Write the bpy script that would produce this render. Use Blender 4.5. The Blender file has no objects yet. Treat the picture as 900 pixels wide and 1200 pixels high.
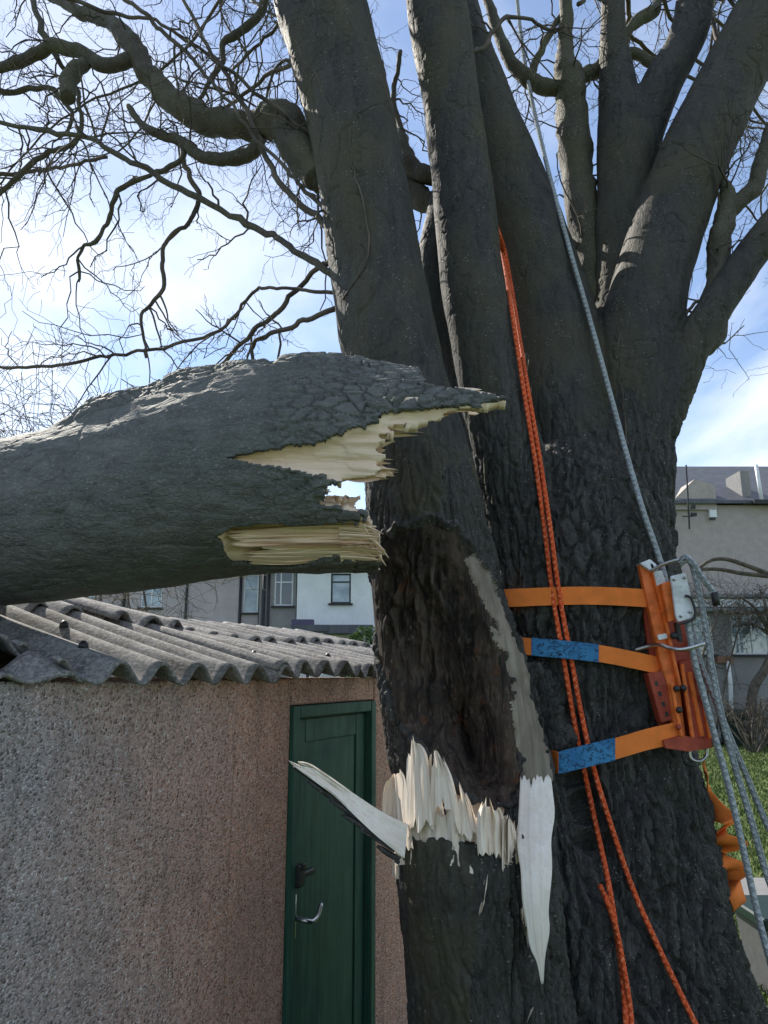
import bpy, bmesh, math, random
import numpy as np
from mathutils import Vector
from mathutils.bvhtree import BVHTree
R = math.radians
rng = np.random.default_rng(7); random.seed(7)
scene = bpy.context.scene
COL = scene.collection

# ------------------------------------------------------------------ camera
F = 873.0; TH = R(12.3); CAMZ = 2.1
cam = bpy.data.cameras.new('camera'); camo = bpy.data.objects.new('camera', cam); COL.objects.link(camo)
camo.location = (0, 0, CAMZ); camo.rotation_euler = (R(90) + TH, 0, 0)
cam.sensor_fit = 'VERTICAL'; cam.sensor_height = 36; cam.lens = F / 1200 * 36
cam.clip_start = .05; cam.clip_end = 2000
scene.camera = camo
# ------------------------------------------------------------------ light
SUN_EL, SUN_AZ = R(41), R(-37)            # azimuth measured from +Y towards +X
w = bpy.data.worlds.new('World'); scene.world = w; w.use_nodes = True
wt = w.node_tree; wt.nodes.clear()
def WN(t, **k):
    n = wt.nodes.new(t)
    for a, b in k.items(): setattr(n, a, b)
    return n
wo = WN('ShaderNodeOutputWorld'); bg = WN('ShaderNodeBackground'); bg.inputs[1].default_value = .10
sky = WN('ShaderNodeTexSky', sky_type='NISHITA'); sky.sun_disc = False
sky.sun_elevation = SUN_EL; sky.sun_rotation = SUN_AZ; sky.altitude = 50
sky.air_density = .85; sky.dust_density = .12; sky.ozone_density = 1.3
tc = WN('ShaderNodeTexCoord'); sp = WN('ShaderNodeSeparateXYZ'); wt.links.new(tc.outputs['Generated'], sp.inputs[0])
ad = WN('ShaderNodeMath', operation='ADD'); ad.inputs[1].default_value = .22; wt.links.new(sp.outputs[2], ad.inputs[0])
mx = WN('ShaderNodeMath', operation='MAXIMUM'); mx.inputs[1].default_value = .05; wt.links.new(ad.outputs[0], mx.inputs[0])
dv = WN('ShaderNodeVectorMath', operation='SCALE')
iv = WN('ShaderNodeMath', operation='DIVIDE'); iv.inputs[0].default_value = 1; wt.links.new(mx.outputs[0], iv.inputs[1])
wt.links.new(tc.outputs['Generated'], dv.inputs[0]); wt.links.new(iv.outputs[0], dv.inputs['Scale'])
mp = WN('ShaderNodeMapping'); mp.inputs['Location'].default_value = (0.4, 2.6, 0); mp.inputs['Scale'].default_value = (1.0, .62, 0)
wt.links.new(dv.outputs[0], mp.inputs[0])
nz = WN('ShaderNodeTexNoise'); nz.inputs['Scale'].default_value = 1.15; nz.inputs['Detail'].default_value = 7; nz.inputs['Roughness'].default_value = .52; nz.inputs['Distortion'].default_value = .35
wt.links.new(mp.outputs[0], nz.inputs[0])
rp = WN('ShaderNodeValToRGB'); rp.color_ramp.elements[0].position = .46; rp.color_ramp.elements[1].position = .66
rp.color_ramp.elements[0].color = (.06, .06, .06, 1); rp.color_ramp.elements[1].color = (.92, .92, .92, 1)
wt.links.new(nz.outputs[0], rp.inputs[0])
mxx = WN('ShaderNodeMixRGB'); mxx.inputs[2].default_value = (6.3, 6.5, 6.9, 1)
wt.links.new(rp.outputs[0], mxx.inputs[0]); wt.links.new(sky.outputs[0], mxx.inputs[1])
wt.links.new(mxx.outputs[0], bg.inputs[0]); wt.links.new(bg.outputs[0], wo.inputs[0])
sl = bpy.data.lights.new('sun', 'SUN'); sl.energy = 3.6; sl.angle = R(.5); sl.color = (1, .93, .82)
slo = bpy.data.objects.new('sun', sl); COL.objects.link(slo)
sdir = Vector((math.sin(SUN_AZ) * math.cos(SUN_EL), math.cos(SUN_AZ) * math.cos(SUN_EL), math.sin(SUN_EL)))
slo.rotation_euler = sdir.to_track_quat('Z', 'Y').to_euler(); slo.location = (-6, 8, 12)
vs = scene.view_settings; vs.view_transform = 'Standard'; vs.look = 'None'; vs.gamma = 1; vs.exposure = 1.08
scene.render.engine = 'CYCLES'

# ------------------------------------------------------------------ helpers
ct, st = math.cos(TH), math.sin(TH)
def P(px, py, Y):
    x = (px - 450) / F; y = (600 - py) / F
    d = np.array([x, ct - y * st, y * ct + st]); d = d * (Y / d[1]); d[2] += CAMZ
    return d
def PZ(px, py, z):                      # point on a horizontal plane
    x = (px - 450) / F; y = (600 - py) / F
    d = np.array([x, ct - y * st, y * ct + st]); d = d * ((z - CAMZ) / d[2]); d[2] += CAMZ
    return d
def px2m(wpx, p): return wpx / F * (p[1] * ct + (p[2] - CAMZ) * st)
def proj(V):
    V = np.asarray(V, float); x = V[:, 0]; y = V[:, 1]; z = V[:, 2] - CAMZ
    dep = np.maximum(y * ct + z * st, 1e-3); up = -y * st + z * ct
    return 450 + F * x / dep, 600 - F * up / dep
def h3(i, j, k, s=0):
    n = (i.astype(np.int64) * 374761393 + j.astype(np.int64) * 668265263 + k.astype(np.int64) * 2147483647 + s * 974634777) & 0xffffffff
    n = ((n ^ (n >> 13)) * 1274126177) & 0xffffffff
    n = ((n ^ (n >> 16)) * 2246822519) & 0xffffffff
    return ((n ^ (n >> 15)) & 0xffffff) / float(0xffffff)
def vnoise(p, s=0):
    p = np.asarray(p, float); f = np.floor(p); i = f.astype(np.int64); t = p - f; t = t * t * t * (t * (6 * t - 15) + 10)
    r = 0
    for a in (0, 1):
        for b in (0, 1):
            for c in (0, 1):
                wgt = (t[:, 0] if a else 1 - t[:, 0]) * (t[:, 1] if b else 1 - t[:, 1]) * (t[:, 2] if c else 1 - t[:, 2])
                r = r + wgt * h3(i[:, 0] + a, i[:, 1] + b, i[:, 2] + c, s)
    return r * 2 - 1
def fbm(p, o=4, s=0):
    r = 0; a = 1.; t = 0
    for k in range(o):
        r = r + a * vnoise(p * (2.03 ** k) + 17.3 * k, s + k); t += a; a *= .52
    return r / t
def worley(p, s=0):
    f = np.floor(p).astype(np.int64); F1 = np.full(len(p), 9.); F2 = np.full(len(p), 9.); idv = np.zeros(len(p))
    for a in (-1, 0, 1):
        for b in (-1, 0, 1):
            for c in (-1, 0, 1):
                i, j, k = f[:, 0] + a, f[:, 1] + b, f[:, 2] + c
                hx = h3(i, j, k, s + 11)
                d = (i + hx - p[:, 0]) ** 2 + (j + h3(i, j, k, s + 23) - p[:, 1]) ** 2 + (k + h3(i, j, k, s + 37) - p[:, 2]) ** 2
                m = d < F1
                F2 = np.where(m, F1, np.minimum(F2, d)); idv = np.where(m, hx, idv); F1 = np.where(m, d, F1)
    return np.sqrt(F1), np.sqrt(F2), idv
def sstep(a, b, x):
    t = np.clip((x - a) / (b - a), 0, 1); return t * t * (3 - 2 * t)
def sd_poly(px, py, poly):              # signed distance in pixels, > 0 inside
    poly = np.asarray(poly, float); d = np.full(len(px), 1e9); ins = np.zeros(len(px), bool); n = len(poly)
    for i in range(n):
        ax, ay = poly[i]; bx, by = poly[(i + 1) % n]; ex, ey = bx - ax, by - ay
        wx, wy = px - ax, py - ay; t = np.clip((wx * ex + wy * ey) / (ex * ex + ey * ey + 1e-9), 0, 1)
        d = np.minimum(d, (wx - t * ex) ** 2 + (wy - t * ey) ** 2)
        c = ((ay > py) != (by > py)); xi = ax + (py - ay) * ex / (ey if abs(ey) > 1e-9 else 1e-9)
        ins ^= c & (px < xi)
    return np.sqrt(d) * np.where(ins, 1, -1)

# ---- materials
MATS = {}
class NT:
    def __init__(s, name):
        m = bpy.data.materials.new(name); m.use_nodes = True; s.m = m; s.t = m.node_tree; s.b = s.t.nodes['Principled BSDF']; s.o = s.t.nodes['Material Output']
        MATS[name] = m
    def n(s, t, **k):
        nd = s.t.nodes.new(t)
        for a, b in k.items():
            if a in ('ins',):
                for key, v in b.items(): nd.inputs[key].default_value = v
            else: setattr(nd, a, b)
        return nd
    def l(s, a, b): s.t.links.new(a, b)
    def co(s, scale=(1, 1, 1), loc=(0, 0, 0), out='Object'):
        c = s.n('ShaderNodeTexCoord'); m = s.n('ShaderNodeMapping', ins={'Scale': scale, 'Location': loc}); s.l(c.outputs[out], m.inputs[0]); return m.outputs[0]
    def noise(s, vec, scale, det=5, rough=.55, dist=0):
        n = s.n('ShaderNodeTexNoise', ins={'Scale': scale, 'Detail': det, 'Roughness': rough, 'Distortion': dist}); s.l(vec, n.inputs['Vector']); return n.outputs[0]
    def voro(s, vec, scale, feature='F1', out='Distance', rand=1):
        n = s.n('ShaderNodeTexVoronoi', feature=feature, ins={'Scale': scale, 'Randomness': rand}); s.l(vec, n.inputs['Vector']); return n.outputs[out]
    def ramp(s, v, stops):
        n = s.n('ShaderNodeValToRGB'); e = n.color_ramp.elements
        while len(e) < len(stops): e.new(.5)
        for q, (p, c) in zip(e, stops):
            q.position = p; q.color = tuple(c) + (1,) if hasattr(c, '__len__') else (c, c, c, 1)
        s.l(v, n.inputs[0]); return n.outputs[0]
    def mix(s, f, a, b, bt='MIX'):
        n = s.n('ShaderNodeMixRGB', blend_type=bt)
        for i, v in ((0, f), (1, a), (2, b)):
            if isinstance(v, bpy.types.NodeSocket): s.l(v, n.inputs[i])
            else: n.inputs[i].default_value = (tuple(v) + (1,) if len(v) == 3 else v) if hasattr(v, '__len__') else v
        return n.outputs[0]
    def math(s, op, a, b=0.):
        n = s.n('ShaderNodeMath', operation=op)
        for i, v in ((0, a), (1, b)):
            if isinstance(v, bpy.types.NodeSocket): s.l(v, n.inputs[i])
            else: n.inputs[i].default_value = v
        return n.outputs[0]
    def bump(s, h, strength=.5, dist=.01, prev=None):
        n = s.n('ShaderNodeBump', ins={'Strength': strength, 'Distance': dist}); s.l(h, n.inputs['Height'])
        if prev: s.l(prev, n.inputs['Normal'])
        return n.outputs[0]
    def done(s, col=None, rough=.8, nrm=None, spec=.3, metal=0):
        b = s.b
        if isinstance(col, bpy.types.NodeSocket): s.l(col, b.inputs['Base Color'])
        elif col is not None: b.inputs['Base Color'].default_value = tuple(col) + (1,)
        if isinstance(rough, bpy.types.NodeSocket): s.l(rough, b.inputs['Roughness'])
        else: b.inputs['Roughness'].default_value = rough
        if nrm: s.l(nrm, b.inputs['Normal'])
        b.inputs['Specular IOR Level'].default_value = spec; b.inputs['Metallic'].default_value = metal
        return s.m
def plain(name, col, rough=.6, var=.18, scale=20, spec=.3, metal=0, bump=.15):
    t = NT(name); v = t.co(); n = t.noise(v, scale, 6, .6); n2 = t.noise(v, scale * .13, 3)
    c = t.mix(t.ramp(n, [(.3, 0), (.7, 1)]), [x * (1 - var) for x in col], [min(1, x * (1 + var)) for x in col])
    c = t.mix(t.ramp(n2, [(.35, 0), (.7, .5)]), c, [x * .7 for x in col])
    return t.done(c, rough, t.bump(n, bump, .004), spec, metal)

def bark(name, c1, c2, moss, mossamt, stretch=.22, fine=1.0, spec=.25, along=2, lent=1.0):
    t = NT(name); sc = [1, 1, 1]; sc[along] = stretch
    v = t.co(tuple(sc)); vo = t.co()
    big = t.noise(t.co((1, 1, .5), (2.3, .7, 1.1)), 3.0, 6, .65, .4); mid = t.noise(v, 26, 7, .65, .6); spk = t.noise(vo, 120, 3, .7)
    c = t.mix(t.ramp(mid, [(.3, 0), (.72, 1)]), c1, c2)
    c = t.mix(t.ramp(big, [(.42, 0), (.68, mossamt)]), c, moss)
    l1 = t.voro(t.co((1, 1, 1.7)), 46); lm = t.noise(vo, 9, 2)
    lt = t.math('MULTIPLY', t.ramp(l1, [(.10, .8 * lent), (.19, 0)]), t.ramp(lm, [(.48, 0), (.6, 1)]))
    c = t.mix(lt, c, [min(1, x * 3.0 + .05) for x in c2])
    c = t.mix(t.ramp(spk, [(.52, 0), (.75, .45)]), c, [x * 1.9 for x in c2])
    cr = t.voro(v, 55, 'DISTANCE_TO_EDGE'); crk = t.ramp(cr, [(0, 0), (.12, 1)])
    n = t.bump(mid, .8 * fine, .016); n = t.bump(crk, .5 * fine, .007, n); n = t.bump(spk, .5, .0022, n)
    return t.done(c, t.ramp(mid, [(.2, .62), (.8, .85)]), n, spec)
M = {}
M['bark'] = bark('bark_old', (.017, .017, .018), (.090, .088, .084), (.042, .044, .034), .5)
M['bark_smooth'] = bark('bark_smooth', (.018, .019, .020), (.066, .066, .063), (.080, .073, .042), .8, .30, .42, lent=1)
M['bark_log'] = bark('bark_log', (.060, .065, .062), (.150, .157, .148), (.066, .076, .062), .65, .45, .6, .35, 0, lent=.35)
M['limb'] = bark('bark_limb', (.050, .046, .038), (.105, .097, .078), (.11, .11, .055), .6, .6, .7)
t = NT('twig_bark'); v = t.co(); M['twig'] = t.done(t.mix(t.ramp(t.noise(v, 7, 3), [(.35, 0), (.65, 1)]), (.055, .047, .039), (.130, .110, .086)), .8)
def woodmat(name, pale, tan, brown, along, fine=1.0, stain=.5):
    t = NT(name); sc = [1, 1, 1]; sc[along] = .045
    v = t.co(tuple(sc)); vo = t.co(); f = t.noise(v, 150, 6, .65, .3); g = t.noise(v, 34, 5, .6, .5); b = t.noise(vo, 6, 4, .6)
    c = t.mix(t.ramp(g, [(.34, 0), (.66, 1)]), tan, pale)
    c = t.mix(t.ramp(f, [(.54, 0), (.78, .55)]), c, brown)
    c = t.mix(t.ramp(b, [(.48, 0), (.7, stain)]), c, [(x + y) * .5 for x, y in zip(tan, brown)])
    return t.done(c, .72, t.bump(g, .6 * fine, .008, t.bump(f, .7 * fine, .003)), .25)
M['wood_x'] = woodmat('fresh_wood_lengthwise', (.90, .75, .59), (.80, .61, .45), (.46, .30, .20), 0)
M['wood_z'] = woodmat('fresh_wood_upright', (.82, .74, .64), (.76, .65, .53), (.52, .40, .29), 2, .8, .3)
M['wood_white'] = woodmat('white_sapwood', (.82, .78, .71), (.74, .68, .58), (.50, .42, .32), 2, .9, .3)
M['wood_spl'] = woodmat('pale_splinter_wood', (.84, .80, .73), (.76, .69, .59), (.50, .41, .31), 0, 1.0, .25)
M['wood_grey'] = woodmat('weathered_wood', (.31, .275, .225), (.20, .17, .135), (.070, .056, .044), 2, 1.8, .9)
t = NT('decayed_wood'); v = t.co((1, 1, .16)); vo = t.co(); f = t.noise(v, 85, 7, .7, .8); g = t.noise(v, 22, 6, .65, .6); b = t.noise(vo, 7, 5, .65)
c = t.mix(t.ramp(g, [(.38, 0), (.64, 1)]), (.018, .015, .014), (.085, .065, .052)); c = t.mix(t.ramp(f, [(.52, 0), (.72, .8)]), c, (.19, .15, .118)); c = t.mix(t.ramp(b, [(.50, 0), (.70, .85)]), c, (.020, .018, .019)); c = t.mix(t.ramp(t.noise(vo, 13, 3), [(.62, 0), (.7, .6)]), c, (.12, .050, .024))
M['decay'] = t.done(c, .85, t.bump(g, .9, .02, t.bump(f, .9, .006)), .2)

def obj(name, V, Fc, mat, parent=None, smooth=True, kind=None, uv=None):
    me = bpy.data.meshes.new(name); V = np.asarray(V, float)
    if parent is not None: V = V - np.array(parent['_o'] if '_o' in parent else (0, 0, 0))
    if isinstance(Fc, np.ndarray) and Fc.ndim == 2:
        n, k = Fc.shape; me.vertices.add(len(V)); me.vertices.foreach_set('co', V.astype(np.float32).ravel())
        me.loops.add(n * k); me.loops.foreach_set('vertex_index', Fc.astype(np.int32).ravel())
        me.polygons.add(n); me.polygons.foreach_set('loop_start', np.arange(0, n * k, k, dtype=np.int32)); me.update(calc_edges=True)
    else: me.from_pydata([tuple(v) for v in V], [], [tuple(int(i) for i in f) for f in Fc])
    if uv is not None:
        l = me.uv_layers.new(name='UVMap'); li = np.empty(len(me.loops), np.int32); me.loops.foreach_get('vertex_index', li)
        l.data.foreach_set('uv', np.asarray(uv, np.float32)[li].ravel())
    me.validate(); me.polygons.foreach_set('use_smooth', np.full(len(me.polygons), smooth)); me.update()
    me.materials.append(M[mat] if isinstance(mat, str) else mat)
    o = bpy.data.objects.new(name, me); COL.objects.link(o)
    if parent is not None: o.parent = parent
    if kind: o['kind'] = kind
    return o
ORIG = {}
def thing(name, label, cat, loc=(0, 0, 0), group=None):
    o = bpy.data.objects.new(name, None); COL.objects.link(o); o.location = tuple(float(x) for x in loc); o.empty_display_size = .1
    o['label'] = label; o['category'] = cat; o['_o'] = [float(x) for x in loc]
    if group: o['group'] = group
    return o
def tag(o, label, cat, group=None):
    o['label'] = label; o['category'] = cat
    if group: o['group'] = group
    return o
def sub(o, parent): o['_o'] = list(parent['_o']); return o          # a part that will carry sub-parts
def join(parts):
    V = []; Fc = []; n = 0
    for v, f in parts:
        V.append(np.asarray(v)); Fc += [tuple(int(i) + n for i in q) for q in f]; n += len(v)
    return np.concatenate(V), Fc
def boxv(c, s, ax=None, bev=0):
    """bevelled box: centre c, full sizes s, axes ax (3 unit rows)"""
    ax = np.eye(3) if ax is None else np.asarray(ax, float); hx, hy, hz = [q / 2 for q in s]; b = min(bev, hx * .9, hy * .9, hz * .9)
    bm = bmesh.new(); bmesh.ops.create_cube(bm, size=1)
    for v in bm.verts: v.co = Vector((v.co.x * 2 * hx, v.co.y * 2 * hy, v.co.z * 2 * hz))
    if b > 0: bmesh.ops.bevel(bm, geom=list(bm.edges), offset=b, segments=1, affect='EDGES', profile=.5)
    bm.verts.index_update(); V = np.array([v.co[:] for v in bm.verts]); Fc = [tuple(v.index for v in f.verts) for f in bm.faces]; bm.free()
    return V @ ax + np.asarray(c, float), Fc
def resample(pts, n, extra=None):
    """Catmull-Rom through pts (columns = xyz + anything)"""
    p = np.asarray(pts, float); p = np.vstack([2 * p[0] - p[1], p, 2 * p[-1] - p[-2]]); out = []; m = len(p) - 3
    for u in np.linspace(0, m - 1e-6, n):
        i = int(u); t = u - i; a, b, c, d = p[i], p[i + 1], p[i + 2], p[i + 3]
        out.append(.5 * ((2 * b) + (-a + c) * t + (2 * a - 5 * b + 4 * c - d) * t * t + (-a + 3 * b - 3 * c + d) * t ** 3))
    return np.array(out)
def tube(pts, rad, sides=8, caps=True, uv=False):
    p = np.asarray(pts, float); n = len(p); rad = np.broadcast_to(np.asarray(rad, float), (n,))
    T = np.gradient(p, axis=0); T /= np.linalg.norm(T, axis=1)[:, None] + 1e-12
    u = np.cross(T[0], (0, 0, 1.)); u = u if np.linalg.norm(u) > .1 else np.cross(T[0], (1., 0, 0)); u /= np.linalg.norm(u)
    V = np.empty((n, sides, 3)); an = np.arange(sides) * 2 * math.pi / sides; ca, sa = np.cos(an)[:, None], np.sin(an)[:, None]
    for i in range(n):
        u = u - T[i] * u.dot(T[i]); u /= np.linalg.norm(u) + 1e-12; v = np.cross(T[i], u)
        V[i] = p[i] + rad[i] * (ca * u + sa * v)
    i = np.arange(n - 1)[:, None] * sides; j = np.arange(sides)[None, :]; k = (j + 1) % sides
    Q = np.stack([i + j, i + k, i + sides + k, i + sides + j], -1).reshape(-1, 4)
    Fc = [tuple(q) for q in Q.tolist()]; V = V.reshape(-1, 3)
    if caps: Fc += [tuple(range(sides))[::-1], tuple(range((n - 1) * sides, n * sides))]
    return V, Fc
def quadtubes(list_pr, sides):
    """many capless tubes in one array -> V, quads (array)"""
    Vs = []; Qs = []; off = 0
    for p, r in list_pr:
        V, Fq = tube(p, r, sides, caps=False); Vs.append(V); Qs.append(np.array(Fq) + off); off += len(V)
    return np.concatenate(Vs), np.concatenate(Qs)
def evalmesh(V, Fc, mods):
    me = bpy.data.meshes.new('tmp'); me.from_pydata([tuple(v) for v in V], [], Fc); o = bpy.data.objects.new('tmp', me); COL.objects.link(o)
    for typ, kw in mods:
        m = o.modifiers.new('m', typ)
        for k, v in kw.items(): setattr(m, k, v)
    dg = bpy.context.evaluated_depsgraph_get(); dg.update(); e = o.evaluated_get(dg); m2 = e.to_mesh()
    A = np.empty(len(m2.vertices) * 3, np.float32); m2.vertices.foreach_get('co', A)
    polys = np.empty(len(m2.loops), np.int32); m2.loops.foreach_get('vertex_index', polys)
    ls = np.empty(len(m2.polygons), np.int32); m2.polygons.foreach_get('loop_total', ls)
    N = np.empty(len(m2.vertices) * 3, np.float32); m2.vertices.foreach_get('normal', N)
    e.to_mesh_clear(); bpy.data.objects.remove(o); bpy.data.meshes.remove(me)
    assert (ls == 4).all()
    return A.reshape(-1, 3).astype(float), polys.reshape(-1, 4), N.reshape(-1, 3).astype(float)
def vnormals(V, Q):
    a = V[Q[:, 2]] - V[Q[:, 0]]; b = V[Q[:, 3]] - V[Q[:, 1]]; n = np.cross(a, b); N = np.zeros_like(V)
    for k in range(4): np.add.at(N, Q[:, k], n)
    return N / (np.linalg.norm(N, axis=1)[:, None] + 1e-12)
def split(V, Q, cls, c):
    q = Q[cls == c]; u, inv = np.unique(q, return_inverse=True); return V[u], inv.reshape(-1, 4)

# ------------------------------------------------------------------ the standing tree
BASE = P(690, 1200, 3.0); BASE[2] = 0
tree = thing('sycamore_tree', 'huge many-stemmed bare tree with dark fissured bark and a split wound', 'tree', BASE)
STEMS = {  # px, py, width px, Y
 'B': [(600, 1330, 200, 2.85), (585, 1120, 190, 2.75), (568, 980, 185, 2.70), (545, 870, 185, 2.66), (528, 780, 172, 2.65), (511, 680, 154, 2.65), (491, 560, 134, 2.65), (463, 430, 119, 2.66), (446, 350, 113, 2.68), (422, 200, 104, 2.72), (400, 100, 102, 2.76), (375, 0, 104, 2.8), (340, -130, 100, 2.85), (300, -260, 95, 2.9)],
 'C': [(640, 760, 110, 2.85), (612, 600, 92, 2.82), (578, 470, 80, 2.8), (556, 350, 76, 2.8), (545, 250, 74, 2.82), (530, 130, 67, 2.85), (512, 0, 71, 2.9), (498, -130, 68, 2.95), (485, -260, 62, 3.0)],
 'M': [(600, 700, 80, 2.92), (572, 560, 66, 2.92), (549, 470, 58, 2.93), (527, 390, 54, 2.95), (512, 315, 46, 2.98), (520, 255, 40, 3.08), (532, 190, 34, 3.15)],
 'D': [(690, 760, 200, 3.1), (672, 600, 165, 3.12), (655, 450, 130, 3.15), (632, 350, 112, 3.18), (606, 260, 96, 3.2), (570, 140, 76, 3.22), (535, 30, 64, 3.25), (505, -80, 60, 3.3), (480, -200, 55, 3.4)],
 'E': [(690, 1900, 620, 3.05), (690, 1500, 500, 3.05), (690, 1200, 392, 3.05), (686, 1080, 336, 3.05), (674, 900, 268, 3.05), (676, 800, 258, 3.05), (668, 700, 250, 3.05), (664, 600, 200, 3.08), (672, 545, 140, 3.12), (676, 500, 80, 3.15)],
 'K': [(780, 1700, 240, 2.95), (775, 1300, 210, 2.95), (758, 1150, 186, 2.96), (732, 950, 158, 2.98), (722, 800, 145, 3.02), (715, 660, 130, 3.05)],
 'T': [(610, 780, 60, 2.66), (628, 850, 85, 2.64), (650, 960, 100, 2.62), (665, 1080, 125, 2.62), (680, 1250, 160, 2.62), (690, 1500, 220, 2.6), (700, 1800, 260, 2.6)],
 'A': [(610, 1800, 300, 2.5), (600, 1450, 240, 2.45), (585, 1280, 208, 2.4), (574, 1150, 192, 2.36), (562, 1060, 188, 2.33), (553, 1000, 186, 2.32), (551, 966, 180, 2.32)],
 'G': [(720, 560, 120, 3.2), (716, 450, 95, 3.22), (728, 350, 68, 3.25), (731, 250, 62, 3.28), (732, 170, 62, 3.3), (724, 100, 44, 3.32), (719, 50, 34, 3.35), (718, 0, 27, 3.38), (716, -120, 24, 3.45)],
 'H': [(735, 260, 44, 3.28), (747, 170, 54, 3.3), (772, 105, 48, 3.3), (797, 60, 44, 3.32), (812, 20, 43, 3.34), (817, -40, 42, 3.36), (815, -160, 40, 3.45)],
 'I': [(730, 640, 120, 3.05), (738, 520, 102, 3.05), (745, 420, 98, 3.05), (768, 310, 88, 3.08), (806, 200, 80, 3.12), (850, 105, 78, 3.15), (900, 15, 80, 3.2), (950, -70, 78, 3.25), (1000, -170, 72, 3.3)],
 'J': [(745, 540, 70, 3.0), (785, 460, 52, 2.98), (808, 410, 46, 2.96), (840, 358, 41, 2.95), (875, 305, 38, 2.95), (908, 262, 36, 2.95), (960, 200, 33, 2.98), (1030, 120, 30, 3.0)],
}
parts = []
for k, s in STEMS.items():
    A = np.array([list(P(a, b, Y)) + [px2m(wd, P(a, b, Y)) / 2] for a, b, wd, Y in s])
    r = resample(A, len(s) * 7); V, Fc = tube(r[:, :3], r[:, 3], 40)
    an = np.arange(len(V)); pn = fbm(V * (1.6, 1.6, 1.1) * 2.2 + hash(k) % 7 * 0, 3, 5); c = np.repeat(r[:, :3], 40, axis=0)
    d = V - c; V = c + d * (1 + .10 * pn)[:, None]
    parts.append((V, Fc))
V, Fc = join(parts)
V, Q, N = evalmesh(V, Fc, [('REMESH', dict(mode='VOXEL', voxel_size=.0066)), ('SMOOTH', dict(factor=.5, iterations=9))])
keep = np.all(V[Q][:, :, 2] > -.02, axis=1); Q = Q[keep]
# --- masks from where the wounds sit on the stem
VA, NA = V, N; sel = np.where(NA[:, 1] < .55)[0]; V = VA[sel]; N = NA[sel]
px, py = proj(V)
jn = fbm(V * 26, 3, 3) * 9; jf = vnoise(V * (45, 45, 9), 9) * 12
CAV = [(430, 700), (436, 660), (455, 632), (500, 612), (532, 622), (552, 655), (572, 690), (587, 740), (600, 800), (603, 850), (612, 905), (600, 935), (575, 945), (555, 930), (530, 900), (505, 880), (470, 850), (450, 790), (440, 750)]
STRIP = [(527, 645), (547, 648), (567, 668), (592, 710), (614, 770), (630, 830), (650, 905), (647, 922), (610, 922), (603, 860), (597, 800), (583, 740), (566, 700), (545, 670)]
WHITE = [(609, 908), (628, 914), (647, 908), (650, 959), (647, 1030), (643, 1073), (636, 1152), (628, 1130), (620, 1111), (611, 1056), (606, 1000), (605, 947)]
TORN = [(430, 930), (450, 985), (472, 968), (497, 985), (506, 961), (535, 961), (561, 995), (573, 991), (590, 1008), (602, 1022), (608, 985), (606, 962), (560, 940), (500, 935), (430, 935)]
front = N[:, 1] < .35
sc = np.where(front & (V[:, 1] < 2.75), sd_poly(px, py + jf * .4, CAV), -99) + jn * .6
ss = np.where(front & (V[:, 1] < 2.8), sd_poly(px, py, STRIP), -99) - 3.5 + jn * .75 + fbm(V * (14, 14, 4), 2, 93) * 9
sw = np.where(front & (V[:, 1] < 2.8), sd_poly(px, py + jf * .25, WHITE), -99) + jn * .25
stn = np.where((V[:, 1] < 2.44) | ((N[:, 2] > .55) & (V[:, 1] < 2.6)), sd_poly(px, py + jf, TORN), -99)
cls_v = np.zeros(len(V), int)
cls_v[sc > 0] = 1; cls_v[ss > 0] = 2; cls_v[stn > 0] = 4
# --- relief
low = sstep(3.6, 2.3, V[:, 2]); xs = sstep(520, 660, px); rough = np.clip(low * (.42 + .58 * xs), 0, 1)
rough = np.where((px < 600) & (V[:, 2] < 1.85), rough * .60, rough)
wv = np.stack([fbm(V * 7, 2, 41), fbm(V * 7, 2, 42), fbm(V * 7, 2, 43)], 1) * .035
wq = np.stack([fbm(V * (11, 11, 5), 3, 44), fbm(V * (11, 11, 5), 3, 45), fbm(V * (11, 11, 5), 3, 46)], 1) * .030
rs = np.where(rough > .04)[0]; e = np.ones(len(V)); idv = np.full(len(V), .5); e2 = e.copy(); id2 = idv.copy()
f1, f2, idv[rs] = worley((V[rs] + wq[rs]) * np.array([1, 1, .13]) / .036, 2); e[rs] = f2 - f1
g1, g2, id2[rs] = worley((V[rs] + wq[rs] * .6) * np.array([1, 1, .5]) / .021, 5); e2[rs] = g2 - g1
rdg = 1 - np.abs(vnoise((V + wq) * (17, 17, 2.6), 48)) * 1.6
d = rough * (-.025 * (1 - sstep(.02, .20, e)) + .010 * (idv - .5) - .007 * (1 - sstep(.02, .2, e2)) + .006 * (id2 - .5) + .016 * (rdg - .5))
d += rough * .006 * fbm(V * (34, 34, 13), 2, 8) + .0016 * fbm(V * (30, 30, 9), 2, 14) + (.005 + .007 * rough) * fbm(V * (5, 5, 2.2), 3, 21)
crk = 1 - sstep(.0, .045, np.abs(vnoise(V * (9, 9, 1.1) + wv * 30, 51)))         # long shallow splits of the smooth stems
d -= crk * .006 * (1 - rough)
hz_ = 1 - sstep(0, .06, np.abs(vnoise(V * (4, 4, 22) + wv * 20, 61))); d -= hz_ * .0025 * (1 - rough)
fr_ = sstep(.35, -.15, N[:, 1]); ins1 = sstep(0, 26, np.minimum(sc, np.where(ss > -60, -ss, 99))) * fr_; fib = fbm(V * (60, 60, 5.5) + wv * 60, 3, 71)
d = np.where(cls_v == 1, -.004 - ins1 * (.022 + .20 * np.exp(-((px - 545) / 46) ** 2 - ((py - 875) / 80) ** 2) + .05 * np.exp(-((px - 505) / 40) ** 2 - ((py - 760) / 60) ** 2) + .030 * fbm(V * (9, 9, 3.5), 3, 77)) + .034 * fib * ins1 + .030 * ins1 * fbm(V * (38, 38, 20), 3, 79), d)
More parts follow.
